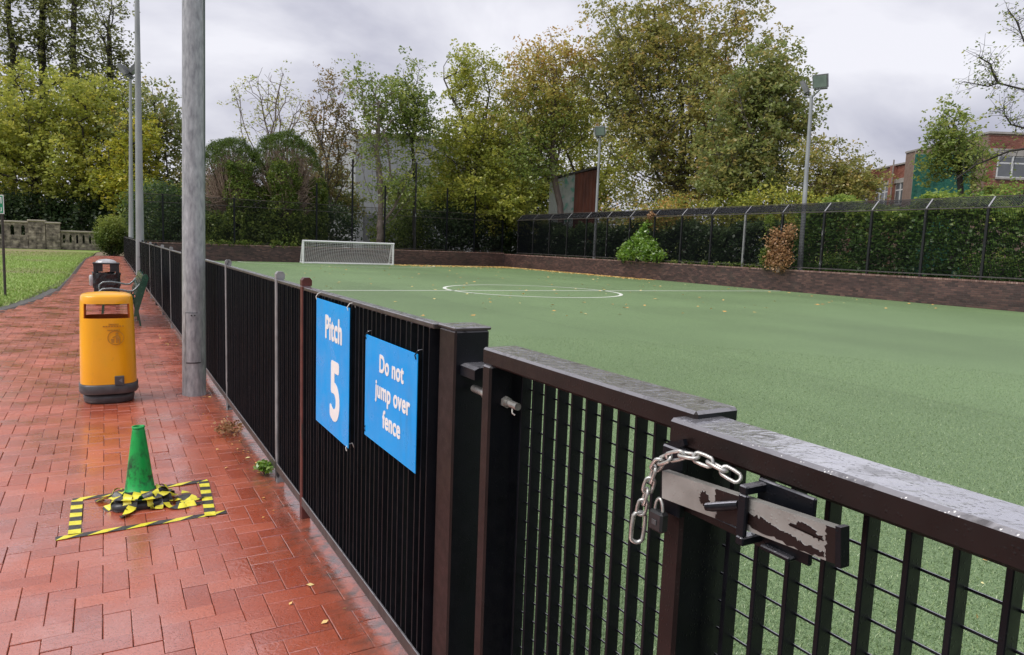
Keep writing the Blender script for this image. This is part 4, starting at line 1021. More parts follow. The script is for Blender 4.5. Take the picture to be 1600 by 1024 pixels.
# ------------------------------------------------------------------ brick walls round the pitch
def brick_wall(name, label, axis, fixed, a0, a1, face, depth, courses, ch, hero, z0=0.0):
    """axis: the direction it runs along (0 = X, 1 = Y); face: side the pitch is on (-1)"""
    mid = (fixed + depth / 2, (a0 + a1) / 2) if axis == 1 else ((a0 + a1) / 2, fixed + depth / 2)
    w = thing(name, label, 'wall', (mid[0], mid[1], 0))
    H_ = courses * ch
    m = MB(); j_ = 0.006
    if axis == 1: m.box(fixed + j_, fixed + depth, a0, a1, -0.1, H_ - 0.002)
    else: m.box(a0, a1, fixed + j_, fixed + depth, -0.1, H_ - 0.002)
    m.build('core', 'mortar', w)
    L_ = 0.215; G_ = 0.010; items = []
    for c_ in range(courses):
        s0 = a0 + (0.1125 if c_ % 2 else 0) ; k = 0
        while s0 + L_ < a1:
            p = (fixed, s0 + L_ / 2, c_ * ch + ch / 2) if axis == 1 else (s0 + L_ / 2, fixed, c_ * ch + ch / 2)
            z_ = seen(p); items.append((z_ if z_ else 1e6, p)); s0 += L_ + G_
    items.sort(); rb = random.Random(8)
    hx = (0.05, L_ / 2) if axis == 1 else (L_ / 2, 0.05)
    b = MB(); hz = ch / 2 - 0.005
    off = (0.05, 0) if axis == 1 else (0, 0.05)
    b.cbox(off[0] - hx[0], off[0] + hx[0], off[1] - hx[1], off[1] + hx[1], -hz, hz, 0.004); me = b.mesh('brick', 'wall_brick')
    rest = MB()
    for n_, (d, p) in enumerate(items):
        e = rb.uniform(-0.003, 0.003); q_ = (p[0] + e, p[1], p[2]) if axis == 1 else (p[0], p[1] + e, p[2])
        if n_ < hero and d < 1e6: place('brick', me, w, q_)
        else: rest.box(q_[0] + off[0] - hx[0], q_[0] + off[0] + hx[0], q_[1] + off[1] - hx[1], q_[1] + off[1] + hx[1], q_[2] - hz, q_[2] + hz)
    o = rest.build('brickwork', 'wall_brick', w); o['kind'] = 'stuff'
    cp = MB(); s0 = a0
    while s0 + 0.065 < a1:
        e = rb.uniform(-0.003, 0.004)
        if axis == 1: cp.box(fixed - 0.012, fixed + depth + 0.012, s0, s0 + 0.066, H_, H_ + 0.062 + e)
        else: cp.box(s0, s0 + 0.066, fixed - 0.012, fixed + depth + 0.012, H_, H_ + 0.062 + e)
        s0 += 0.075
    o = cp.build('coping', 'coping_brick', w); o['kind'] = 'stuff'
    return w
brick_wall('brick_wall', 'long dark brown brick wall along the right side of the pitch', 1, 26.3, 7.0, 47.2, -1, 0.33, 12, 0.076, 300)
brick_wall('brick_wall', 'far brown brick wall behind the white goal', 0, 47.0, 0.98, 26.29, -1, 0.33, 13, 0.075, 0)

# ------------------------------------------------------------------ cranked grille fence on the right wall, straight fence on the far wall
rf = thing('grille_fence', 'tall black grille fence with cranked top on the right hand wall', 'fence', (26.45, 28.0, 0.98))
RX = 26.42; ZB, ZT = 0.985, 3.50; AX, AZ = 0.36, 0.36
rposts = [8.9 + 2.14 * k for k in range(18)]
rr_ = random.Random(4)
for k, y in enumerate(rposts):
    m = MB(); m.cbox(RX - 0.042, RX + 0.042, y - 0.042, y + 0.042, ZB - 0.02, ZT, 0.004)
    bare = k in (4, 7, 11, 15)
    p = m.build('post', 'bare_post' if k == 7 else 'peeled_paint', rf)
    m = MB(); m.sweep_box((RX, y, ZT + 0.001), (RX + AX, y, ZT + AZ), 0.05, 0.05, up=(-1, 0, 1)); m.build('cranked_arm', 'bare_post' if rr_.random() < 0.5 else 'peeled_paint', rf)
m = MB(); m.cbox(RX - 0.05, RX - 0.0355, rposts[0], rposts[-1], ZT - 0.05, ZT - 0.005, 0.003); m.build('top_rail', 'rail_paint', rf)
m = MB(); m.cbox(RX - 0.05, RX - 0.0355, rposts[0], rposts[-1], ZB + 0.08, ZB + 0.12, 0.003); m.build('bottom_rail', 'rail_paint', rf)
m = MB(); m.tube([(RX + AX, rposts[0], ZT + AZ + 0.02), (RX + AX, rposts[-1], ZT + AZ + 0.02)], 0.02, 6); m.build('top_wire', 'rail_paint', rf)
b = MB(); n = 40; L_ = 2.07
for i in range(n + 1):
    y = L_ * i / n; b.box(-0.011, 0.011, y - 0.0025, y + 0.0025, 0.09, ZT - ZB - 0.01)
for i in range(20):
    z = 0.14 + i * 0.125; b.box(-0.005, 0.005, 0, L_, z - 0.004, z + 0.004)
me_p = b.mesh('grille_panel', 'bar_paint')
b = MB()
for i in range(n + 1):
    y = L_ * i / n; b.sweep_box((0.02, y, 0.02), (AX - 0.02, y, AZ - 0.01), 0.005, 0.034, up=(-1, 0, 1))
for i in range(9):
    e = 0.03 + i * 0.037; b.box(e - 0.004, e + 0.004, 0, L_, e - 0.004, e + 0.004)
me_a = b.mesh('crank_panel', 'bar_paint')
for a, b_ in zip(rposts, rposts[1:]):
    place('grille_panel', me_p, rf, (RX, a + 0.035, ZB)); place('crank_panel', me_a, rf, (RX, a + 0.035, ZT))
ff = thing('net_fence', 'tall black post and mesh fence standing on the far wall', 'fence', (14.0, 47.15, 1.04))
fposts = [(3.0, 3.9), (7.0, 3.9), (12.1, 5.2), (14.5, 6.95), (16.8, 5.4), (19.05, 7.15), (21.5, 5.55), (23.75, 5.55), (26.15, 3.75)]
FZ = 3.85
for (x, zt) in fposts:
    m = MB(); m.cbox(x - 0.05, x + 0.05, 47.10, 47.20, 1.03, zt, 0.004); m.build('post', 'peeled_paint' if x == 19.05 else 'bar_paint', ff)
for z in (1.12, 3.4, FZ):
    m = MB(); m.tube([(1.0, 47.215, z), (26.2, 47.215, z)], 0.018, 6); m.build('rail', 'rail_paint', ff)
b = MB(); L_ = 2.1
for i in range(30):
    y = L_ * i / 30; b.box(y - 0.005, y + 0.005, -0.003, 0.003, 0.08, FZ - 1.04)
for i in range(29):
    z = 0.1 + i * 0.095; b.box(0, L_, -0.003, 0.003, z - 0.004, z + 0.004)
me_n = b.mesh('mesh_panel', 'bar_paint')
for k in range(12): place('mesh_panel', me_n, ff, (1.0 + k * 2.1, 47.23, 1.04))

# ------------------------------------------------------------------ stone balustrade at the end of the lawn
bl = thing('stone_balustrade', 'weathered stone balustrade wall with arched slots behind the lawn', 'wall', (-8.0, 66.0, 0))
def slot_wall(x0, x1, z1, zs0, zs1, n_, par, y0=65.85, y1=66.15):
    m = MB(); m.box(x0, x1, y0, y1, -0.1, zs0); m.build('plinth', 'stone', par)
    w_ = (x1 - x0) / n_; gap = w_ * 0.36
    for k in range(n_ + 1):                        # the stone between the slots, with a pointed shoulder at the head of each
        a_ = x0 + k * w_ - (w_ - gap) / 2; b2 = a_ + (w_ - gap)
        a_ = max(a_, x0); b2 = min(b2, x1)
        pts = [(a_, zs0), (b2, zs0), (b2, zs1 - gap * 0.7), (min(b2 + gap * 0.28, x1), zs1 - gap * 0.2), (min(b2 + gap * 0.5, x1), zs1), (max(a_ - gap * 0.5, x0), zs1), (max(a_ - gap * 0.28, x0), zs1 - gap * 0.2), (a_, zs1 - gap * 0.7)]
        m = MB(); m.prism(pts, 1, y0 + 0.02, y1 - 0.02); m.build('baluster', 'stone', par)
    m = MB(); m.box(x0, x1, y0, y1, zs1 + 0.0005, z1 - 0.14); m.build('frieze', 'stone', par)
    m = MB(); m.cbox(x0 - 0.02, x1 + 0.02, y0 - 0.10, y1 + 0.10, z1 - 0.1395, z1, 0.03); m.build('coping', 'stone_cap', par)
slot_wall(-16.0, -5.12, 2.12, 1.05, 1.82, 16, bl)
for (x0, x1, z) in ((-5.10, -4.02, 2.10), (-3.98, -3.06, 1.98)):
    m = MB(); m.box(x0, x1, 65.68, 66.32, -0.1, z); m.build('pier', 'stone', bl)
    m = MB(); m.cbox(x0 - 0.07, x1 + 0.07, 65.60, 66.40, z + 0.0005, z + 0.15, 0.04); m.build('pier_cap', 'stone_cap', bl)
slot_wall(-3.04, 0.02, 1.52, 0.52, 1.22, 7, bl)
# coursed stones on the visible faces: irregular blocks proud of the wall
rs = random.Random(12)
for (xa, xb, ya, zt, zb_) in ((-5.10, -4.02, 65.68, 2.05, 0.02), (-3.98, -3.06, 65.68, 1.93, 0.02), (-9.5, -5.13, 65.85, 1.02, 0.02), (-3.03, 0.01, 65.85, 0.50, 0.02)):
    z = zb_
    while z < zt - 0.1:
        h_ = min(rs.uniform(0.16, 0.24), zt - z); x = xa + 0.01
        while x < xb - 0.05:
            w_ = min(rs.uniform(0.25, 0.55), xb - 0.01 - x)
            m = MB(); e = rs.uniform(0.01, 0.035); m.cbox(x + 0.008, x + w_ - 0.008, ya - e, ya + 0.02, z + 0.008, z + h_ - 0.008, 0.008); m.build('stone', 'stone', bl)
            x += w_
        z += h_
# ------------------------------------------------------------------ buildings
wh = thing('warehouse', 'large pale grey clad warehouse behind the thin trees', 'building', (36.0, 84.0, 0))
m = MB(); m.prism([(25.0, -0.1), (48.0, -0.1), (48.0, 13.6), (31.0, 14.2), (25.0, 13.7)], 1, 80.3, 100); m.build('wall', 'cladding', wh)
for k in range(23):
    x = 25.5 + k * 1.0; m = MB(); m.box(x - 0.47, x + 0.47, 80.24, 80.2995, 0.3, 13.2); m.build('cladding_panel', 'cladding', wh)
m = MB(); m.prism([(24.8, 13.25), (31.0, 13.9), (48.2, 13.3), (48.2, 13.65), (31.0, 14.25), (24.8, 13.6)], 1, 80.0, 80.2995); m.build('parapet', 'stone_cap', wh)
m = MB(); m.box(26.0, 33.0, 80.10, 80.2, 0.0, 4.6); m.build('loading_door', 'lamp_housing', wh)
for k in range(6): m = MB(); m.box(26.1 + k * 1.15, 26.1 + k * 1.15 + 1.05, 80.04, 80.0995, 0.2, 4.4); m.build('door_leaf', 'lamp_housing', wh)
sh = thing('shed', 'small corrugated shed part white part rusty brown behind the fence corner', 'shed', (32.0, 46.4, 0))
sd = Vector((0.815, -0.58, 0)); sn = Vector((-0.58, -0.815, 0)); S0 = Vector((30.3, 47.3, 0))
def sp(u, v, z): q_ = S0 + sd * u - sn * v; return (q_.x, q_.y, z)
def sheet(u0, u1, zt0, zt1, mat, nm, pitch_=0.10, z0=-0.1):
    m = MB(); n_ = int((u1 - u0) / (pitch_ / 2)); prev = None
    for i in range(n_ + 1):
        u = u0 + (u1 - u0) * i / n_; v = 0.012 * (1 if i % 2 else -1); zt = zt0 + (zt1 - zt0) * i / n_
        cur = (sp(u, v, z0), sp(u, v, zt))
        if prev: m.face([prev[0], cur[0], cur[1], prev[1]])
        prev = cur
    return m.build(nm, mat, sh)
sheet(0.0, 0.95, 6.75, 7.05, 'shed_white', 'wall_sheet', 0.20); sheet(0.955, 1.95, 7.05, 7.35, 'shed_paint_green', 'wall_sheet', 0.20, -0.1); sheet(1.955, 3.7, 7.35, 7.75, 'shed_rust', 'wall_sheet', 0.25)
m = MB(); q0 = [sp(0, 0.03, 0), sp(3.7, 0.03, 0), sp(3.7, 3, 0), sp(0, 3, 0)]
V = [(x, y, -0.1) for x, y, _ in q0] + [(q0[0][0], q0[0][1], 6.7), (q0[1][0], q0[1][1], 7.7), (q0[2][0], q0[2][1], 7.7), (q0[3][0], q0[3][1], 6.7)]
m.add(V, [(0, 1, 5, 4), (1, 2, 6, 5), (2, 3, 7, 6), (3, 0, 4, 7)]); m.build('frame', 'shed_white', sh)
m = MB(); a_ = [sp(-0.2, -0.25, 6.78), sp(3.9, -0.25, 7.88), sp(3.9, 3.2, 7.88), sp(-0.2, 3.2, 6.78)]
m.add(a_ + [(x, y, z + 0.16) for x, y, z in a_], [(3, 2, 1, 0), (4, 5, 6, 7), (0, 1, 5, 4), (1, 2, 6, 5), (2, 3, 7, 6), (3, 0, 4, 7)]); m.build('roof', 'shed_roof', sh)

# school block: a front face on the right and a long wing running away to the left
sc = thing('brick_building', 'red brick two storey building beyond the right hand hedge', 'building', (44.0, 23.0, 0))
wd = Vector((0.5, 0.866, 0)); wnrm = Vector((-0.866, 0.5, 0))          # wing direction and its outward side
fd = Vector((0.866, -0.5, 0)); fn = Vector((-0.5, -0.866, 0))
Aq = Vector((41.0, 20.85, 0)); Bq = Vector((42.45, 22.4, 0))
def bq(base, d, nr_, u, v, z): q_ = base + d * u + nr_ * v; return (q_.x, q_.y, z)
def slab(base, d, nr_, u0, u1, v0, v1, z0, z1, nm, mat, par):
    m = MB(); V = [bq(base, d, nr_, u, v, z) for u in (u0, u1) for v in (v0, v1) for z in (z0, z1)]
    m.add(V, [(0, 1, 3, 2), (4, 6, 7, 5), (0, 4, 5, 1), (2, 3, 7, 6), (0, 2, 6, 4), (1, 5, 7, 3)]); return m.build(nm, mat, par)
def courses(base, d, nr_, u0, u1, z0, z1, nm, par):
    """brick courses as joined blocks proud of the mortar face"""
    m = MB(); z = z0; r_ = 0
    while z + 0.065 <= z1:
        u = u0 + (0.1125 if r_ % 2 else 0)
        while u + 0.215 <= u1 + 0.001:
            V = [bq(base, d, nr_, uu, vv, zz_) for uu in (u, u + 0.213) for vv in (0.001, 0.012) for zz_ in (z, z + 0.064)]
            m.add(V, [(0, 1, 3, 2), (4, 6, 7, 5), (0, 4, 5, 1), (2, 3, 7, 6), (0, 2, 6, 4), (1, 5, 7, 3)]); u += 0.225
        z += 0.075; r_ += 1
    o = m.build(nm, 'house_brick', par); o['kind'] = 'stuff'; return o
def window(base, d, nr_, u0, u1, z0, z1, par, lights=2, transom=True):
    f = slab(base, d, nr_, u0, u1, 0.002, 0.012, z0, z1, 'window', 'window_frame', par); w_ = (u1 - u0) / lights; zt = z0 + (z1 - z0) * 0.68
    for k in range(lights):
        a_, b2 = u0 + k * w_ + 0.06, u0 + (k + 1) * w_ - 0.06
        slab(base, d, nr_, a_, b2, 0.0125, 0.016, z0 + 0.06, (zt if transom else z1) - 0.04, 'pane', 'window_glass', f)
        if transom: slab(base, d, nr_, a_, b2, 0.0125, 0.016, zt + 0.04, z1 - 0.06, 'pane', 'window_glass', f)
        slab(base, d, nr_, u0 + k * w_ - 0.03, u0 + k * w_ + 0.03, 0.0125, 0.05, z0, z1, 'mullion', 'window_frame', f)
    slab(base, d, nr_, u0 - 0.05, u1 + 0.05, 0.0125, 0.14, z0 - 0.10, z0 - 0.001, 'sill', 'concrete_band', f)
slab(Aq, fd, fn, 0, 12, -8, 0, -0.1, 8.45, 'wall', 'house_mortar', sc)
courses(Aq, fd, fn, 0.0, 6.0, 7.70, 8.42, 'brickwork', sc); courses(Aq, fd, fn, 0.0, 6.0, 4.3, 6.05, 'brickwork', sc); courses(Aq, fd, fn, 0.0, 0.6, 6.075, 7.3, 'brickwork', sc)
slab(Aq, fd, fn, -0.05, 12.05, -8.05, 0.10, 8.451, 8.56, 'roof_edge', 'concrete_band', sc)
slab(Aq, fd, fn, 0.0, 12.0, 0.013, 0.06, 7.32, 7.69, 'lintel', 'concrete_band', sc)
window(Aq, fd, fn, 0.62, 2.2, 6.18, 7.31, sc, 2); window(Aq, fd, fn, 2.4, 4.6, 6.18, 7.31, sc, 3)
slab(Bq, wd, wnrm, 0, 22, -9, 0, -0.1, 7.90, 'wall', 'house_mortar', sc)
courses(Bq, wd, wnrm, 0.0, 16.0, 7.02, 7.88, 'brickwork', sc); courses(Bq, wd, wnrm, 0.0, 16.0, 4.3, 5.2, 'brickwork', sc)
slab(Bq, wd, wnrm, -0.05, 22.05, -9.05, 0.10, 7.901, 8.0, 'roof_edge', 'concrete_band', sc)
slab(Bq, wd, wnrm, 0.0, 22.0, 0.013, 0.08, 6.70, 7.0, 'lintel', 'concrete_band', sc)
for k in range(6):
    u0 = 0.6 + 2.6 * k; window(Bq, wd, wnrm, u0, u0 + 1.9, 5.3, 6.69, sc, 3)
    slab(Bq, wd, wnrm, u0 + 2.03, u0 + 2.37, 0.001, 0.28, -0.1, 7.898, 'pier', 'house_brick', sc)
for k in range(4):
    u = 1.4 + 3.1 * k; m = MB(); m.tube([bq(Bq, wd, wnrm, u, 0.35, -0.1), bq(Bq, wd, wnrm, u, 0.35, 8.25)], 0.05, 6); m.build('downpipe', 'scaffold_tube', sc)
sn_ = thing('scaffold', 'green debris netting over scaffold beside the brick building', 'scaffold', (40.5, 23.0, 0))
n0 = Vector((39.75, 24.0, 0)); n1 = Vector((41.15, 21.6, 0)); nd = (n1 - n0).normalized(); nn_ = Vector((-nd.y, nd.x, 0)) 
m = MB(); K = 30; Z = 12; pts = {}
for i in range(K + 1):
    for j in range(Z + 1):
        p = n0.lerp(n1, i / K) + nn_ * (0.05 * math.sin(i * 1.3 + j * 0.7) * math.sin(j * 1.1)); pts[i, j] = (p.x, p.y, -0.05 + 7.6 * j / Z + (0.02 * math.sin(i)))
for i in range(K):
    for j in range(Z): m.face([pts[i, j], pts[i + 1, j], pts[i + 1, j + 1], pts[i, j + 1]], 0, True)
m.build('netting', 'scaffold_net', sn_)
for t_ in (0, 0.5, 1.0):
    for dv in (0.15, 1.3):
        p = n0.lerp(n1, t_) + nn_ * dv; m = MB(); m.tube([(p.x, p.y, -0.05), (p.x, p.y, 7.75)], 0.03, 6); m.build('tube', 'scaffold_tube', sn_)
for z in (2.0, 4.0, 6.0, 7.55):
    a_ = n0 + nn_ * 0.15; b2 = n1 + nn_ * 0.15; m = MB(); m.tube([(a_.x, a_.y, z), (b2.x, b2.y, z)], 0.03, 6); m.build('tube', 'scaffold_tube', sn_)
    a_ = n0 + nn_ * 0.7; b2 = n1 + nn_ * 0.7; m = MB(); m.sweep_box((a_.x, a_.y, z - 0.06), (b2.x, b2.y, z - 0.06), 0.9, 0.05); m.build('board', 'stone_cap', sn_)

# ------------------------------------------------------------------ vegetation
def leaves_at(centres, per, spread, size, rg, flat=0.7, tint_c=None, aspect=0.62, droop=0.0, tint_jit=0.25):
    """leaf-sized folded quads scattered round each centre; returns vertices and tints"""
    n = len(centres); N = n * per
    c = np.repeat(centres, per, 0)
    sp_ = spread if np.isscalar(spread) else np.repeat(spread, per)[:, None]
    off = rg.normal(0, 1, (N, 3)); off /= np.maximum(1.0, np.linalg.norm(off, axis=1, keepdims=True) / 1.9)
    off[:, 2] *= flat
    p = c + off * sp_
    d = rg.normal(0, 1, (N, 3)); d[:, 2] = d[:, 2] * 0.6 - droop; d /= np.linalg.norm(d, axis=1, keepdims=True)
    nrm = rg.normal(0, 0.75, (N, 3)); nrm[:, 2] += 0.7
    s = np.cross(d, nrm); s /= np.linalg.norm(s, axis=1, keepdims=True) + 1e-9
    u = np.cross(s, d)
    L = (size * rg.uniform(0.65, 1.3, N))[:, None]; W = L * aspect * 0.5
    V = np.zeros((N, 4, 3))
    V[:, 0] = p - d * L * 0.5; V[:, 2] = p + d * L * 0.5 - u * L * 0.10
    V[:, 1] = p + s * W + u * L * 0.12 - d * L * 0.05; V[:, 3] = p - s * W + u * L * 0.12 - d * L * 0.05
    tc = rg.random(n) if tint_c is None else tint_c
    t = np.clip(np.repeat(tc, per) * (1 - tint_jit) + rg.random(N) * tint_jit, 0, 1)
    return V.reshape(-1, 3), t

def sample_lobes(lobes, n, rg, shell=2.2):
    vol = np.array([l[3] * l[4] * l[5] for l in lobes]) ** 0.8; k = rg.choice(len(lobes), n, p=vol / vol.sum())
    d = rg.normal(0, 1, (n, 3)); d /= np.linalg.norm(d, axis=1, keepdims=True)
    r = rg.random(n) ** (1 / shell) * (0.9 + 0.22 * rg.random(n))
    Lb = np.array(lobes)[k]
    return Lb[:, :3] + d * r[:, None] * Lb[:, 3:6], k

class Skeleton:
    def __init__(s, base, top, rg, nodes=7, wob=0.12):
        s.P = []; s.par = []; s.tip = []
        b = np.array(base, float); t = np.array(top, float)
        for i in range(nodes + 1):
            f = i / nodes; j = rg.normal(0, wob, 3) * (0 if i == 0 else 1) * np.array([1, 1, 0.2])
            s.P.append(b + (t - b) * f + j); s.par.append(i - 1)
        s.trunk_n = nodes + 1; s.rg = rg
    def limbs(s, targets):
        n0 = s.trunk_n
        for k, tg in enumerate(targets):
            st = n0 - 1 - (k % max(2, n0 // 3)); a = np.array(s.P[st]); last = st; L_ = np.linalg.norm(tg - a); j = s.rg.normal(0, 0.07, 3) * L_
            for q in range(1, 7):
                f = q / 6; m = a + (tg - a) * np.array([f ** 0.85, f ** 0.85, f]) + j * math.sin(math.pi * f) + s.rg.normal(0, 0.015, 3) * L_
                s.P.append(m); s.par.append(last); last = len(s.P) - 1
            s.tip.append(last)
    def grow(s, pts, min_z, lift=0.12):
        PL = [0.0]
        for i in range(1, len(s.P)): PL.append(PL[s.par[i]] + np.linalg.norm(np.array(s.P[i]) - np.array(s.P[s.par[i]])) * (0.55 if i < s.trunk_n else 1.0))
        c = np.array(s.P[-1]); order = np.argsort(np.linalg.norm(pts - c, axis=1))
        for i in order:
            p = pts[i]; A = np.array(s.P); dv = p - A; dist = np.linalg.norm(dv, axis=1)
            pen = np.where(A[:, 2] < min_z, 1e3, 0) + np.where(A[:, 2] > p[2] + 0.3, 0.8 * (A[:, 2] - p[2]), 0)
            k = int(np.argmin(dist + pen + 0.28 * np.array(PL))); a = A[k]; n = 3 if dist[k] > 1.2 else 2; last = k
            for q in range(1, n + 1):
                f = q / n; m = a + (p - a) * f; bend = math.sin(math.pi * f) * dist[k]
                m = m + s.rg.normal(0, 0.035, 3) * bend + np.array([0, 0, lift * bend * 0.4])
                s.P.append(m); s.par.append(last); PL.append(PL[last] + dist[k] / n); last = len(s.P) - 1
            s.tip.append(last)
    def mesh(s, mb, r_trunk, r_tip=0.012, expo=0.46, sides=5):
        n = len(s.P); cnt = np.zeros(n); 
        for t_ in s.tip: cnt[t_] += 1
        for i in range(n - 1, 0, -1): cnt[s.par[i]] += max(cnt[i], 0.0)
        cnt = np.maximum(cnt, 0.6); r = r_tip * cnt ** expo; sc = r_trunk / r[0]; r = np.maximum(r * (1 + (sc - 1) * (cnt / cnt[0]) ** 0.35), r_tip * 0.6)
        for i in range(s.trunk_n): r[i] = max(r[i], r_trunk * (1 - 0.55 * i / s.trunk_n))
        r[0] *= 1.35
        for i in range(1, n):
            a, b = Vector(s.P[s.par[i]]), Vector(s.P[i])
            if (b - a).length < 1e-4: continue
            ra = min(r[s.par[i]], r[i] * 1.35) if i >= s.trunk_n else r[s.par[i]]
            sd = sides + 3 if i < s.trunk_n else sides if r[i] > 0.03 else 3
            mb.tube([a, b + (b - a).normalized() * r[i] * 0.3], [ra, r[i]], sd, cap=False)

def tree(label, base, lobes, leaf, barkm, clumps, per, spread, size, rt, seed, name='tree', first=0.35, group='trees round the pitch', wob=0.15, tint=None, extra_bare=0, lean=None, limbs=7, sub=5, dense=1.12, dist_twigs=True, shell=2.2, cat='tree', z0=-0.1, tip=0.013, droop=0.0, jit=0.3, trunk_top=None):
    rg = np.random.default_rng(seed)
    t_ = thing(name, label, cat, (base[0], base[1], 0), group)
    lob = [(l[0], l[1], l[2], l[3], l[3] * 0.9, l[4]) if len(l) == 5 else l for l in lobes]
    sat = []
    for l in lob:
        for _ in range(6):
            d = rg.normal(0, 1, 3); d[2] = d[2] * 0.8 + 0.35; d /= np.linalg.norm(d); f = rg.uniform(0.26, 0.42); e = rg.uniform(0.85, 1.08)
            sat.append((l[0] + d[0] * l[3] * e, l[1] + d[1] * l[4] * e, l[2] + d[2] * l[5] * e, l[3] * f, l[4] * f, l[5] * f))
    core_ = [(l[0], l[1], l[2], l[3] * 0.9, l[4] * 0.9, l[5] * 0.9) for l in lob]
    n1 = int(clumps * 0.62); pts = np.vstack([sample_lobes(core_, n1, rg, shell)[0], sample_lobes(sat, clumps - n1, rg, 2.6)[0]])
    pts[:, 2] = np.maximum(pts[:, 2], 0.4)
    zc = min(l[2] for l in lob)
    top = trunk_top if trunk_top else (np.mean([l[0] for l in lob]) * 0.6 + base[0] * 0.4, np.mean([l[1] for l in lob]) * 0.6 + base[1] * 0.4, zc + 0.3)
    sk = Skeleton((base[0], base[1], z0), top, rg, 7, wob)
    extra = sample_lobes(lob, extra_bare, rg, 3.5)[0] if extra_bare else np.zeros((0, 3))
    allp = np.vstack([pts, extra])
    cand = sample_lobes(lob, 80, rg, 5.0)[0]; cand = cand[cand[:, 2] > top[2] + 0.5]; tg = []
    for _ in range(min(limbs, len(cand))):          # spread the main limbs as far apart as the crown allows
        d = np.min([np.linalg.norm(cand - t0, axis=1) for t0 in tg], axis=0) if tg else cand[:, 2]
        i = int(np.argmax(d)); tg.append(cand[i])
    sk.limbs(tg)
    sk.grow(allp, top[2] * first)
    mb = MB(); sk.mesh(mb, rt, tip)
    cl = pts; pts = np.repeat(cl, sub, 0) + rg.normal(0, 1, (clumps * sub, 3)) * spread * np.array([1, 1, 0.75]); clumps = len(pts)
    if dist_twigs:
        par_ = np.repeat(cl, sub, 0); par_[:, 2] -= 0.1
        a4 = np.array([[math.cos(q), math.sin(q)] for q in (0, 2.09, 4.19)]) * tip * 0.55
        for p0, p1 in zip(par_, pts):
            b_ = len(mb.v); mb.v += [(p0[0] + c_[0], p0[1] + c_[1], p0[2]) for c_ in a4] + [(p1[0], p1[1], p1[2])]
            for i in range(3): mb.f.append((b_ + i, b_ + (i + 1) % 3, b_ + 3)); mb.mi.append(0); mb.sm.append(True)
    mb.build('trunk', barkm, t_)
    per = max(2, int(round(per * dense / sub))); tc = np.repeat(rg.random(len(cl)), sub) * 0.6 + rg.random(clumps) * 0.4; spread = spread * 0.36
    if tint is not None: tc = np.clip(tint(pts) + rg.normal(0, 0.16, clumps), 0, 1)
    V, tt = leaves_at(pts, per, spread, size, rg, tint_c=tc, droop=droop, tint_jit=jit)
    V -= np.array([base[0], base[1], 0.0])
    o = bpy.data.objects.new('crown', numpy_mesh('crown', V, 4, leaf, tt)); C.objects.link(o); o.parent = t_
    return t_

def shrub(label, lobes, leaf, per_m, size, seed, name='shrub', group='shrubs and hedges round the pitch', cat='shrub', stems=6, barkm='bark_dark', shell=3.5, flat=0.9, tint=None, per=10, spread=0.22, aspect=0.62):
    rg = np.random.default_rng(seed)
    lob = [(l[0], l[1], l[2], l[3], l[3] * 0.9, l[4]) if len(l) == 5 else l for l in lobes]
    bx_, by_ = np.mean([l[0] for l in lob]), np.mean([l[1] for l in lob])
    t_ = thing(name, label, cat, (bx_, by_, 0), group)
    area = sum((l[3] * l[4] + l[3] * l[5] + l[4] * l[5]) * 4.2 for l in lob); n = int(area * per_m)
    pts, _ = sample_lobes(lob, n, rg, shell); pts[:, 2] = np.maximum(pts[:, 2], 0.05)
    tc = None if tint is None else np.clip(tint(pts) + rg.normal(0, 0.15, n), 0, 1)
    V, tt = leaves_at(pts, per, spread, size, rg, flat, tint_c=tc, aspect=aspect)
    V[:, 2] = np.maximum(V[:, 2], 0.0)
    V -= np.array([bx_, by_, 0.0])
    o = bpy.data.objects.new('foliage', numpy_mesh('foliage', V, 4, leaf, tt)); C.objects.link(o); o.parent = t_
    mb = MB()
    for l in lob:
        for k in range(stems):
            a = rg.uniform(0, 6.28); e = np.array([l[0] + 0.7 * l[3] * math.cos(a), l[1] + 0.7 * l[4] * math.sin(a), l[2] + l[5] * rg.uniform(0.1, 0.7)]); qx, qy = (bx_, by_) if math.hypot(l[0] - bx_, l[1] - by_) < 1.2 else (l[0], l[1]); b = np.array([qx + rg.normal(0, 0.2) * min(1, l[3]), qy + rg.normal(0, 0.2) * min(1, l[3]), max(-0.05, l[2] - l[5] - 0.1)])
            m_ = (b + e) / 2 + rg.normal(0, 0.12, 3) * min(1.0, l[3]); sr = min(1.0, l[3] / 0.4); mb.tube([b, m_, e], [0.035 * sr, 0.024 * sr, 0.01 * sr], 5, cap=False)
    mb.build('stems', barkm, t_); return t_
hi = lambda a, b: (lambda P: (P[:, 2] - a) / (b - a))

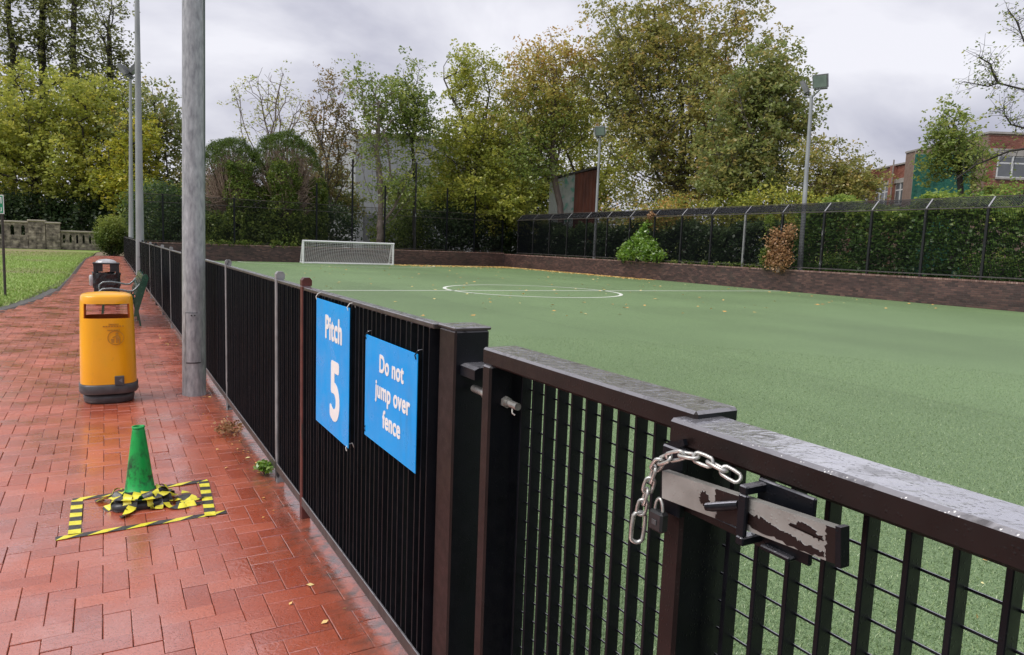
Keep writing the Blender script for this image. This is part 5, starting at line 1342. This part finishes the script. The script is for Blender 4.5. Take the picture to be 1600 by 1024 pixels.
# right side: the two big maples, the yellowing trees behind the corner
S = lambda L, k: [(l[0] * k, l[1] * k, 1.54 + (l[2] - 1.54) * k, l[3] * k, l[4] * k) for l in L]
tree('largest olive brown maple with a tall spreading crown behind the right fence', (35.9, 37.0), S([(30.2, 34.7, 14.0, 3.9, 3.1), (27.9, 36.5, 13.4, 3.1, 3.8), (29.9, 35.0, 9.6, 4.5, 3.8), (32.3, 32.8, 12.8, 3.6, 3.8), (32.2, 32.8, 7.6, 4.4, 3.8), (31.4, 33.5, 5.4, 3.5, 2.4)], 1.12),
     'leaf_olive', 'bark_grey', 900, 50, 0.62, 0.24, 0.42, 1, first=0.35, extra_bare=60, limbs=12)
tree('dark maple with rounded crown just right of the largest tree', (32.9, 29.2), [(32.7, 29.4, 11.6, 2.2, 2.1), (32.4, 29.7, 7.9, 3.1, 3.7), (33.5, 28.5, 9.4, 1.5, 3.1), (32.4, 29.7, 5.4, 2.8, 2.0)], 'leaf_maple', 'bark_grey', 480, 50, 0.50, 0.22, 0.32, 2, first=0.3, extra_bare=20, limbs=9)
tree('orange and yellow autumn tree with pinkish forked trunk beside the shed', (30.15, 44.8), S([(26.9, 42.1, 13.6, 2.7, 2.5), (26.3, 42.5, 9.9, 2.9, 3.6), (28.3, 41.3, 10.2, 1.9, 2.0), (25.1, 43.2, 11.0, 2.0, 2.8), (25.6, 42.9, 7.6, 2.0, 2.2)], 1.08), 'leaf_orange', 'bark_pink', 420, 34, 0.55, 0.22, 0.24, 3, first=0.25, extra_bare=120, tint=lambda P: (P[:, 2] - 7.5) / 11, limbs=9)
tree('green tree turning orange at its edge between the shed and thin trees', (25.4, 50.1), S([(22.9, 46.7, 13.0, 2.2, 2.0), (23.2, 46.6, 9.5, 2.7, 3.3), (21.8, 47.2, 7.4, 2.1, 2.1), (25.2, 45.5, 8.0, 2.2, 2.7)], 1.08), 'leaf_lime', 'bark_grey', 420, 36, 0.52, 0.22, 0.2, 4, first=0.3, extra_bare=70)
tree('low yellow green tree spreading behind the corner of the far fence', (26.6, 49.5), S([(23.2, 45.4, 5.2, 3.4, 1.9), (25.4, 44.2, 5.2, 1.7, 1.9), (24.2, 44.9, 3.6, 2.2, 1.4)], 1.10), 'leaf_lime', 'bark_grey', 380, 40, 0.5, 0.22, 0.16, 5, first=0.3)
# thin trees behind the goal
tree('slender green tree with dark trunk to the right of the goal', (19.75, 49.2), [(19.3, 49.4, 12.4, 1.7, 1.8), (19.8, 49.2, 9.4, 1.8, 2.5), (18.6, 49.6, 10.2, 1.4, 1.5), (20.0, 49.0, 6.6, 1.2, 1.3)], 'leaf_green', 'bark_dark', 190, 30, 0.46, 0.21, 0.13, 6, first=0.3, extra_bare=60, trunk_top=(19.7, 49.2, 10.5))
tree('pale lopped tree with thick orange brown trunk right behind the goal', (17.1, 49.1), [(16.4, 49.3, 11.9, 1.8, 1.5), (17.5, 49.0, 10.2, 1.6, 1.5), (16.7, 49.2, 7.8, 1.2, 1.6), (18.3, 48.7, 5.4, 1.7, 1.5)], 'leaf_green', 'bark_pale', 150, 30, 0.46, 0.21, 0.26, 7, first=0.3, extra_bare=50, trunk_top=(17.15, 49.05, 3.0), wob=0.03, limbs=6)
tree('sparse reddish thin tree left of the pale lopped trunk', (14.9, 54.0), [(14.8, 54.0, 11.0, 1.8, 2.5), (14.4, 54.1, 7.0, 2.1, 2.9), (15.9, 53.7, 9.2, 1.5, 2.0)], 'leaf_reddish', 'bark_grey', 150, 26, 0.45, 0.20, 0.14, 8, first=0.25, extra_bare=140, trunk_top=(14.9, 54.0, 4.0), limbs=9)
tree('nearly bare tree with a few yellow leaves above the ivy mounds', (11.3, 58.9), [(11.4, 58.9, 11.9, 2.9, 2.7), (13.7, 58.4, 10.6, 1.8, 1.6)], 'leaf_lime', 'bark_pale', 70, 14, 0.40, 0.19, 0.16, 9, first=0.3, extra_bare=150, trunk_top=(11.4, 58.9, 7.2), limbs=16)
tree('tall olive tree filling the gap behind the orange tree and shed', (38.5, 52.0), [(37.0, 53.5, 11.0, 4.2, 5.0), (39.5, 51.0, 8.0, 4.0, 4.0), (36.0, 54.0, 6.0, 4.0, 3.0)], 'leaf_lime', 'bark_grey', 420, 40, 0.62, 0.26, 0.3, 101, limbs=9, dist_twigs=False)
tree('yellowish tree in the second row right of the warehouse', (31.5, 57.0), [(31.0, 57.2, 10.5, 3.6, 4.4), (33.5, 55.5, 7.5, 3.4, 3.6), (29.5, 58.0, 6.0, 3.2, 3.0)], 'leaf_orange', 'bark_grey', 400, 38, 0.60, 0.25, 0.28, 102, limbs=8, dist_twigs=False, tint=lambda P: (P[:, 2] - 6) / 14)
tree('low green tree before the foot of the warehouse wall', (22.5, 55.5), [(22.5, 55.5, 4.6, 2.6, 2.2), (25.0, 54.8, 5.0, 2.4, 2.2)], 'leaf_green', 'bark_dark', 220, 36, 0.5, 0.22, 0.16, 103, dist_twigs=False)
tree('grey green thicket between the ivy mound and the pale lopped tree', (14.3, 57.0), [(14.3, 57.0, 5.0, 2.0, 3.2), (16.2, 56.8, 4.4, 1.8, 2.6)], 'leaf_maple', 'bark_grey', 200, 34, 0.5, 0.22, 0.16, 104, dist_twigs=False, extra_bare=60)
# left side: maples, the yellow tree and the poplars behind
LG = 'trees behind the lawn'
tree('broad yellow green maple at the left edge behind the stone wall', (-5.5, 73.8), [(-5.7, 73.8, 9.3, 3.4, 3.5), (-3.8, 73.9, 11.5, 3.6, 3.8), (-4.9, 73.8, 5.9, 4.6, 2.8)], 'leaf_lime', 'bark_dark', 330, 36, 0.62, 0.32, 0.3, 10, group=LG, tip=0.02, dist_twigs=False)
tree('green maple rising behind the stone wall piers', (-0.8, 72.0), [(-0.4, 72.0, 11.2, 3.3, 4.4), (-1.5, 72.0, 6.8, 4.2, 3.4), (0.9, 72.0, 5.2, 3.4, 2.3)], 'leaf_lime', 'bark_dark', 330, 36, 0.60, 0.31, 0.3, 11, group=LG, tip=0.02, dist_twigs=False)
tree('olive tree between the far lamp columns and thick lamp column', (3.8, 69.9), [(3.6, 69.9, 11.2, 2.7, 4.0), (4.0, 69.9, 7.0, 2.7, 3.6), (4.6, 69.9, 4.0, 2.4, 2.0)], 'leaf_maple', 'bark_dark', 250, 36, 0.58, 0.30, 0.26, 12, group=LG, tip=0.02, dist_twigs=False)
tree('bright yellow tree just left of the far lamp columns', (1.8, 67.0), [(2.0, 67.0, 8.1, 1.9, 2.8), (1.3, 67.0, 5.1, 2.4, 2.0)], 'leaf_yellow', 'bark_dark', 170, 34, 0.52, 0.28, 0.2, 13, group=LG, tip=0.02, dist_twigs=False)
tree('pale green maple cut by the left edge of the view', (-8.4, 77.6), [(-8.3, 77.6, 7.0, 3.2, 4.0), (-9.5, 77.6, 11.0, 3.2, 3.4)], 'leaf_lime', 'bark_dark', 220, 34, 0.6, 0.32, 0.3, 14, group=LG, tip=0.02, dist_twigs=False)
tree('tall poplar at the far left edge', (-8.0, 87.6), [(-7.6, 87.7, 19.0, 1.7, 10.5), (-7.4, 87.7, 11.0, 2.0, 4.0)], 'leaf_poplar', 'bark_dark', 260, 24, 0.55, 0.34, 0.4, 15, group=LG, extra_bare=60, trunk_top=(-7.5, 87.7, 26), first=0.12, tip=0.02, name='poplar_tree', dense=0.75)
tree('tall poplar second from the left edge', (-5.3, 87.9), [(-4.9, 87.9, 20.5, 1.7, 11.0)], 'leaf_poplar', 'bark_dark', 220, 22, 0.55, 0.34, 0.4, 16, group=LG, extra_bare=70, trunk_top=(-4.8, 87.9, 28), first=0.12, tip=0.02, name='poplar_tree', dense=0.75)
tree('densest dark poplar third from the left edge', (-2.4, 86.0), [(-2.1, 86.0, 20.0, 1.8, 10.5), (-1.7, 86, 13, 2.0, 4)], 'leaf_poplar', 'bark_dark', 300, 26, 0.55, 0.34, 0.4, 17, group=LG, trunk_top=(-2.0, 86.0, 27), first=0.12, tip=0.02, name='poplar_tree', dense=0.75)
tree('bare topped poplar nearest the far lamp columns', (0.7, 90.0), [(0.9, 90.0, 19.5, 2.1, 8.6), (2.3, 90, 16.5, 1.5, 4)], 'leaf_poplar', 'bark_dark', 200, 22, 0.6, 0.35, 0.36, 18, group=LG, extra_bare=110, trunk_top=(0.9, 90.0, 23), first=0.12, tip=0.02, name='poplar_tree', dense=0.75)
# right side beyond the hedge
tree('willowy yellow olive tree left of the brick building', (34.1, 24.6), [(33.9, 24.8, 6.0, 1.8, 2.0), (34.4, 24.1, 5.1, 1.3, 1.3), (33.6, 25.2, 4.2, 1.8, 1.4)], 'leaf_olive', 'bark_dark', 300, 48, 0.36, 0.15, 0.16, 19, extra_bare=70, tip=0.009)
tree('small leafy tree standing before the green scaffold netting', (33.5, 18.0), [(33.35, 18.3, 7.1, 1.15, 1.4), (33.0, 18.9, 5.9, 0.85, 0.9), (33.65, 17.7, 6.0, 0.8, 1.0), (33.9, 17.1, 4.6, 0.8, 0.45)], 'leaf_green', 'bark_dark', 170, 28, 0.30, 0.16, 0.13, 20, extra_bare=50, trunk_top=(33.4, 18.1, 6.6), first=0.45, tip=0.009)
# overhanging tree whose trunk is outside the frame on the right
ot = thing('tree', 'bare twigged tree whose branches reach in from the right edge', 'tree', (34.5, 8.2, 0), 'trees round the pitch')
mb = MB()
mb.tube([(34.5, 8.2, -0.1), (34.4, 8.4, 3), (34.1, 8.8, 6), (33.9, 9.2, 9.5), (33.7, 9.5, 13)], [0.32, 0.26, 0.22, 0.18, 0.10], 10)
q3 = lambda x, y, z: (x * 1.417, y * 1.417, 1.54 + (z - 1.54) * 1.417)
limbs = [[(34.0, 9.0, 8.0), q3(22.3, 8.9, 6.15), q3(21.69, 10.27, 6.27), q3(21.43, 10.81, 6.5), q3(21.33, 11.0, 6.43), q3(21.05, 11.53, 6.61)],
         [q3(21.43, 10.81, 6.5), q3(21.36, 10.95, 6.8), q3(21.33, 11.01, 7.03), q3(21.19, 11.27, 7.25)],
         [(33.9, 9.2, 10.0), q3(22.0, 9.6, 7.3), q3(21.64, 10.38, 7.54), q3(21.55, 10.58, 8.1), q3(21.44, 10.78, 8.44)],
         [(34.1, 8.8, 6.0), q3(22.2, 9.1, 5.2), q3(21.73, 10.18, 5.25), q3(21.61, 10.45, 5.36), q3(21.53, 10.6, 5.63), q3(21.51, 10.65, 5.89)],
         [q3(22.0, 9.6, 4.75), q3(21.6, 10.4, 4.65), q3(21.3, 11.1, 4.3), q3(21.1, 11.5, 3.9)]]
tips = []; ro = np.random.default_rng(77)
for L_ in limbs:
    mb.tube(L_, [0.055 * (1 - 0.8 * i / len(L_)) for i in range(len(L_))], 6)
    for i in range(1, len(L_)):
        a = np.array(L_[i - 1]); b = np.array(L_[i])
        for f in np.linspace(0.15, 1, 5):
            if i == 1 and f < 0.6: continue
            p = a + (b - a) * f
            for k in range(2):
                e = p + ro.normal(0, 0.32, 3) + np.array([0, 0, 0.1]); m_ = (p + e) / 2 + ro.normal(0, 0.06, 3)
                mb.tube([p, m_, e], [0.012, 0.008, 0.005], 4, cap=False); tips.append(e)
                for k2 in range(2):
                    e2 = m_ + ro.normal(0, 0.22, 3); mb.tube([m_, e2], [0.006, 0.004], 3, cap=False); tips.append(e2)
mb.build('trunk', 'bark_dark', ot)
V, tt = leaves_at(np.array(tips), 2, 0.09, 0.11, ro); V -= np.array([34.5, 8.2, 0])
o = bpy.data.objects.new('crown', numpy_mesh('crown', V, 4, 'leaf_green', tt)); C.objects.link(o); o.parent = ot

# the two ivy-covered mounds of dead twigs behind the far wall
def ivy_mound(label, cx, cy, rx, ztop, cols, seed):
    rg = np.random.default_rng(seed); t_ = thing('ivy_mound', label, 'shrub', (cx, cy, 0), 'ivy covered mounds')
    mb = MB(); mb.tube([(cx, cy, -0.1), (cx + 0.1, cy, 2), (cx, cy, ztop * 0.6), (cx + 0.1, cy, ztop * 0.8)], [0.4, 0.32, 0.25, 0.1], 9); mb.build('trunk', 'bark_dark', t_)
    tw = MB(); tops = []
    zc = ztop * 0.50
    for k in range(620):            # arching dry twigs fanning out of the stem to the rim of the dome
        a = rg.uniform(0, 6.283); ca, sa = math.cos(a), math.sin(a); el = rg.uniform(-0.15, 1.35); e = rg.uniform(0.80, 0.97)
        p2 = np.array([cx + rx * e * math.cos(el) * ca, cy + rx * 0.85 * e * math.cos(el) * sa, zc + (ztop - zc) * e * math.sin(el)])
        p0 = np.array([cx + 0.25 * ca, cy + 0.25 * sa, zc * rg.uniform(0.55, 1.1)]); p1 = p0 * 0.5 + p2 * 0.5 + np.array([0.15 * ca, 0.15 * sa, rg.uniform(-0.1, 0.3)]) + rg.normal(0, 0.10, 3)
        tw.tube([p0, (p0 + p1) / 2 + rg.normal(0, 0.07, 3), p1, (p1 + p2) / 2 + rg.normal(0, 0.07, 3), p2], [0.04, 0.03, 0.022, 0.015, 0.008], 4, cap=False); tops.append(p2)
    tw.build('dead_twigs', 'dead_twig', t_)
    n = 2600; d = rg.normal(0, 1, (n, 3)); d /= np.linalg.norm(d, axis=1, keepdims=True); d[:, 2] = np.abs(d[:, 2])
    lump = (1 + 0.04 * np.sin(d[:, 0] * 9 + seed) * np.cos(d[:, 1] * 7)) * (0.93 + 0.08 * rg.random(n))
    cap = np.stack([cx + d[:, 0] * rx * lump, cy + d[:, 1] * rx * 0.85 * lump, zc + d[:, 2] * (ztop - zc) * lump], 1)
    cap = cap[rg.random(n) < np.clip((d[:, 2] - 0.35) * 2.2, 0, 1)]
    V, tt = leaves_at(cap, 12, 0.09, 0.16, rg, 0.8, aspect=0.22, tint_c=np.clip(rg.random(len(cap)) * 0.5, 0, 1)); V -= np.array([cx, cy, 0])
    o = bpy.data.objects.new('green_top', numpy_mesh('green_top', V, 4, 'leaf_ivy', tt)); C.objects.link(o); o.parent = t_
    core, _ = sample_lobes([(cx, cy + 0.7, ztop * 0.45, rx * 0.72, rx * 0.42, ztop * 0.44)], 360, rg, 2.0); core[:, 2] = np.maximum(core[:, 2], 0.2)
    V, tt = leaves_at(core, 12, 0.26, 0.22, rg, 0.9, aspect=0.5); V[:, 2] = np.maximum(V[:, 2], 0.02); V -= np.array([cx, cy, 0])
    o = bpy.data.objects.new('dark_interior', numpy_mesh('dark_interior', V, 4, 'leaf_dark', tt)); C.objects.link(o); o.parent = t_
    P = []
    for (x, y, w_, z1) in cols:
        m_ = int(420 * w_ * z1 / 3); z = rg.random(m_) ** 0.9 * z1; a = rg.uniform(0, 6.283, m_); rr = w_ * (1.15 - 0.35 * z / z1) * (0.8 + 0.25 * rg.random(m_)) * (1 + 0.2 * np.sin(z * 3 + x))
        P.append(np.stack([x + rr * np.cos(a), y + rr * np.sin(a), z], 1))
    P = np.vstack(P); V, tt = leaves_at(P, 12, 0.12, 0.13, rg, 1.0, aspect=0.85, droop=0.4); V[:, 2] = np.maximum(V[:, 2], 0.02); V -= np.array([cx, cy, 0])
    o = bpy.data.objects.new('ivy', numpy_mesh('ivy', V, 4, 'leaf_ivy', tt)); C.objects.link(o); o.parent = t_
ivy_mound('left ivy covered mound with arching dry brown twigs beside lamp column', 7.3, 50.0, 2.45, 7.9, [(7.6, 48.7, 0.85, 6.2), (6.2, 48.9, 0.9, 3.0), (8.6, 48.8, 0.8, 3.2), (5.4, 49.0, 0.6, 2.4)], 31)
ivy_mound('right taller ivy covered mound with dry twigs left of the goal', 10.6, 49.4, 2.7, 8.6, [(10.3, 48.3, 0.95, 6.5), (9.2, 48.5, 0.8, 3.2), (12.6, 48.7, 0.55, 5.6), (11.5, 48.3, 0.9, 3.0), (8.9, 49.0, 0.7, 4.8)], 32)

# undergrowth and hedges
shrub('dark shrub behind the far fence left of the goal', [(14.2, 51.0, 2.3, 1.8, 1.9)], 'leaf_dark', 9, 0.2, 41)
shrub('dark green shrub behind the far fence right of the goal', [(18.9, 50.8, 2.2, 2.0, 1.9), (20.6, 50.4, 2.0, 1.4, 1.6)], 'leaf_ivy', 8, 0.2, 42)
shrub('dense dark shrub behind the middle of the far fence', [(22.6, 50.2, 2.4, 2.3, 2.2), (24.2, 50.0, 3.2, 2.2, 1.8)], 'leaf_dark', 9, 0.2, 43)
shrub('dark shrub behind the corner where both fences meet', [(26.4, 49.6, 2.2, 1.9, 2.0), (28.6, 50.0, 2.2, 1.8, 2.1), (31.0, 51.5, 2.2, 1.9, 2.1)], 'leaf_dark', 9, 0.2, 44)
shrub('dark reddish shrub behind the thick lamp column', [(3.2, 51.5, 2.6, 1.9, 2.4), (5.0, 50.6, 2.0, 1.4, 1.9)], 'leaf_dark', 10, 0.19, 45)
shrub('rounded green bush at the end of the railing and path', [(0.30, 53.0, 1.30, 0.88, 1.25), (0.5, 53.2, 0.9, 0.8, 0.9)], 'leaf_ivy', 48, 0.12, 46, spread=0.14, tint=lambda P: (P[:, 2] - 0.6) * 0.7)
shrub('dark undergrowth under the maples behind the stone wall', [(-12.0, 74.0, 2.6, 3.0, 2.2), (-8.5, 73.0, 2.8, 2.8, 2.2), (-5.2, 73.0, 2.6, 2.6, 2.2), (-2.0, 72.0, 2.6, 2.6, 2.1), (1.0, 71.0, 2.4, 2.4, 2.1)], 'leaf_dark', 5, 0.3, 47, spread=0.34)
shrub('dark shrub behind the railing end and far lamp column', [(3.0, 56.5, 2.6, 2.2, 2.6), (5.8, 56.0, 2.6, 2.2, 2.6)], 'leaf_ivy', 7, 0.22, 48)
def hedge(label, x0, x1, y0, y1, z1, leaf, n, size, seed, tint=None, wav=0.25):
    rg = np.random.default_rng(seed); t_ = thing('hedge', label, 'hedge', ((x0 + x1) / 2, (y0 + y1) / 2, 0), 'shrubs and hedges round the pitch')
    y = rg.uniform(y0, y1, n); side = rg.random(n); zt = z1 + wav * np.sin(y * 1.3) + wav * 0.6 * np.sin(y * 3.1 + 1)
    x = np.where(side < 0.62, x0 + np.abs(rg.normal(0, 0.22, n)) + 0.12 * np.sin(y * 2.3) + 0.1, rg.uniform(x0, x1, n)); z = np.where(side < 0.62, rg.random(n) * zt, zt - np.abs(rg.normal(0, 0.18, n)))
    P = np.stack([x, y, z], 1); tc = np.clip((z / zt) ** 2 * 0.8 + rg.normal(0, 0.14, n), 0, 1)  # leaf tint climbs with height, putting the light on the top into the colour
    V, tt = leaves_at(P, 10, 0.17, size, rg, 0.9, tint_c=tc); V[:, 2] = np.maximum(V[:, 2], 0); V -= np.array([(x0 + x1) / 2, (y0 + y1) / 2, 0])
    o = bpy.data.objects.new('foliage', numpy_mesh('foliage', V, 4, leaf, tt)); C.objects.link(o); o.parent = t_
    mb = MB(); yy_ = y0 + 0.4
    while yy_ < y1: mb.tube([((x0 + x1) / 2, yy_, -0.05), ((x0 + x1) / 2 + 0.1, yy_ + 0.15, z1 * 0.5), ((x0 + x1) / 2, yy_ - 0.1, z1 * 0.85)], [0.05, 0.04, 0.015], 6, cap=False); yy_ += 0.7
    mb.build('stems', 'bark_dark', t_)
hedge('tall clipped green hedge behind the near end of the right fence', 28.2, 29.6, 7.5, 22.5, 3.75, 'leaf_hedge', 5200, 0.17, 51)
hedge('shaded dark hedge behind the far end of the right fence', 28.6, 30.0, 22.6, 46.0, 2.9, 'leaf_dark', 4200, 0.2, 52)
shrub('box bush with pale new growth behind the right fence near its end', [(27.75, 13.3, 1.0, 1.25, 1.05, 0.0)] if False else [(27.6, 13.4, 1.15, 0.75, 1.35, 0.85)], 'leaf_hedge', 16, 0.10, 53, spread=0.14, tint=lambda P: (P[:, 2] - 1.2) * 1.3)
shrub('small rounded bush behind the fence below the tall floodlight column', [(27.6, 19.8, 1.0, 0.7, 1.2, 0.75)], 'leaf_hedge', 16, 0.10, 54, spread=0.14, tint=lambda P: (P[:, 2] - 1.0) * 1.2)
shrub('yellow green scrub above the middle of the right fence', [(31.4, 27.0, 4.0, 1.8, 1.3), (31.0, 29.2, 3.9, 1.8, 1.1), (31.6, 24.6, 3.7, 1.5, 1.2)], 'leaf_lime', 9, 0.17, 55)
shrub('brownish scrub under the largest maple behind the fence', [(29.8, 32.2, 3.7, 1.9, 1.2), (29.8, 34.6, 3.4, 1.6, 1.1)], 'leaf_orange', 8, 0.18, 56)
shrub('light green shrub tips above the hedge before the brick building', [(30.6, 14.2, 4.0, 1.0, 0.6), (30.6, 16.5, 3.9, 1.1, 0.55), (30.5, 12.2, 4.1, 1.0, 0.6)], 'leaf_hedge', 12, 0.14, 57, tint=lambda P: P[:, 2] - 3.6)
shrub('bright green bush growing through the right hand fence', [(26.1, 31.9, 1.55, 0.35, 0.75, 0.50), (26.15, 30.6, 1.75, 0.40, 0.85, 0.62), (26.1, 31.3, 2.15, 0.32, 0.55, 0.50), (26.2, 29.7, 1.35, 0.28, 0.60, 0.32), (26.2, 32.6, 1.30, 0.25, 0.5, 0.30), (26.25, 30.9, 2.75, 0.15, 0.25, 0.45)], 'leaf_bright', 24, 0.16, 58, spread=0.15, stems=6, shell=1.8)
db = shrub('dead brown creeper clump caught on the right hand fence', [(26.1, 21.4, 1.55, 0.26, 0.55, 0.62), (26.12, 21.7, 2.2, 0.22, 0.45, 0.60), (26.15, 21.1, 2.5, 0.16, 0.32, 0.40), (26.15, 21.9, 1.35, 0.2, 0.35, 0.30)], 'leaf_brown', 34, 0.12, 59, spread=0.14, stems=8, barkm='dead_twig', shell=1.8)
shrub('thin green climbing stems left of the brown creeper clump', [(26.2, 22.35, 1.5, 0.14, 0.26, 0.5), (26.2, 22.3, 3.0, 0.12, 0.22, 0.5)], 'leaf_ivy', 36, 0.11, 60, spread=0.10, stems=4)
shrub('dried orange leaves caught at the fence top above green bush', [(26.3, 30.5, 3.55, 0.15, 0.22, 0.18)], 'leaf_brown', 45, 0.12, 61, spread=0.07, stems=3, barkm='dead_twig')
shrub('weeds rooted along the coping of the right hand wall', [(26.35, 22 + k * 1.1, 1.06, 0.10, 0.5, 0.09) for k in range(9)], 'leaf_ivy', 30, 0.07, 62, spread=0.05, stems=1)['kind'] = 'stuff'
shrub('ivy trailing over the far wall left of the goal', [(5.0 + k * 0.9, 47.1, 1.1, 0.5, 0.16, 0.14 + 0.08 * (k % 2)) for k in range(7)], 'leaf_ivy', 26, 0.11, 63, spread=0.08, stems=1)['kind'] = 'stuff'
# weeds at the foot of the railing
shrub('small weed clump with a dead stalk at the grey fence post', [(0.87, 4.66, 0.03, 0.05, 0.07, 0.03)], 'leaf_bright', 2200, 0.035, 64, name='weed', cat='weed', spread=0.015, stems=5, per=4)
shrub('dry weeds and leaves by the foot of the thick lamp column', [(0.80, 5.75, 0.012, 0.10, 0.16, 0.012)], 'leaf_brown', 900, 0.03, 65, name='weed', cat='weed', spread=0.02, stems=2, per=3)

# fallen leaves on the pitch: drifts in the far corner, a scatter elsewhere
N = 4200
t1 = rng.random(N); along = rng.random(N) ** 0.8
lx = np.where(t1 < 0.50, 26.15 - np.abs(rng.normal(0, 0.5, N)), np.where(t1 < 0.94, 26 - rng.random(N) ** 1.5 * 9, rng.uniform(2, 26, N)))
ly = np.where(t1 < 0.50, 46.6 - along * 17, np.where(t1 < 0.94, 46.7 - np.abs(rng.normal(0, 1.6, N)) , 46 - rng.random(N) ** 0.7 * 33))
k_ = (lx > 1.3) & (lx < 26.25) & (ly < 46.9); lx, ly = lx[k_], ly[k_]
V, tt = leaves_at(np.stack([lx, ly, np.full(len(lx), 0.02)], 1), 1, 0.01, 0.125, rng, 0.4, aspect=0.8)
V[:, 2] = 0.008 + (V[:, 2] - 0.008) * 0.35; V[:, 2] = np.maximum(V[:, 2], 0.007)
o = bpy.data.objects.new('fallen_leaves', numpy_mesh('fallen_leaves', V, 4, 'leaf_litter', tt)); C.objects.link(o)
tag(o, 'fallen autumn leaves drifted along the walls of the pitch', 'leaves', None, 'stuff')
N = 46
d_ = rng.uniform(1.3, 5, N); az = rng.uniform(0.35, 1.3, N); P = np.stack([np.maximum(d_ * np.sin(az), 1.15), d_ * np.cos(az), np.full(N, 0.016)], 1)
N2 = 60; P2 = np.stack([0.88 - np.abs(rng.normal(0, 0.14, N2)), rng.uniform(2.6, 12, N2), np.full(N2, 0.006)], 1)
V, tt = leaves_at(np.vstack([P, P2]), 1, 0.006, 0.030, rng, 0.2, aspect=0.6); V[:, 2] = np.maximum(V[:, 2] * 0.5 + 0.004, 0.004)
o = bpy.data.objects.new('leaf_scraps', numpy_mesh('leaf_scraps', V, 4, 'leaf_litter', tt)); C.objects.link(o)
tag(o, 'small leaf scraps lying beside the railing and gates', 'leaves', None, 'stuff')

# far belt of trees that closes the view low down behind everything
rgw = np.random.default_rng(90); N = 5200
az = rgw.uniform(R(-14), R(78), N); rad = 118 + rgw.normal(0, 5, N); zt = 7.5 + 2.2 * np.sin(az * 23) + 1.4 * np.sin(az * 61 + 1)
P = np.stack([rad * np.sin(az), rad * np.cos(az), rgw.random(N) ** 0.8 * zt], 1)
V, tt = leaves_at(P, 9, 0.9, 0.75, rgw, 0.9, tint_c=np.clip(P[:, 2] / 10 + rgw.normal(0, 0.2, N), 0, 1)); V[:, 2] = np.maximum(V[:, 2], -0.05)
o = bpy.data.objects.new('woodland', numpy_mesh('woodland', V, 4, 'leaf_maple', tt)); C.objects.link(o)
tag(o, 'distant belt of woodland beyond the pitch', 'woodland', None, 'stuff')
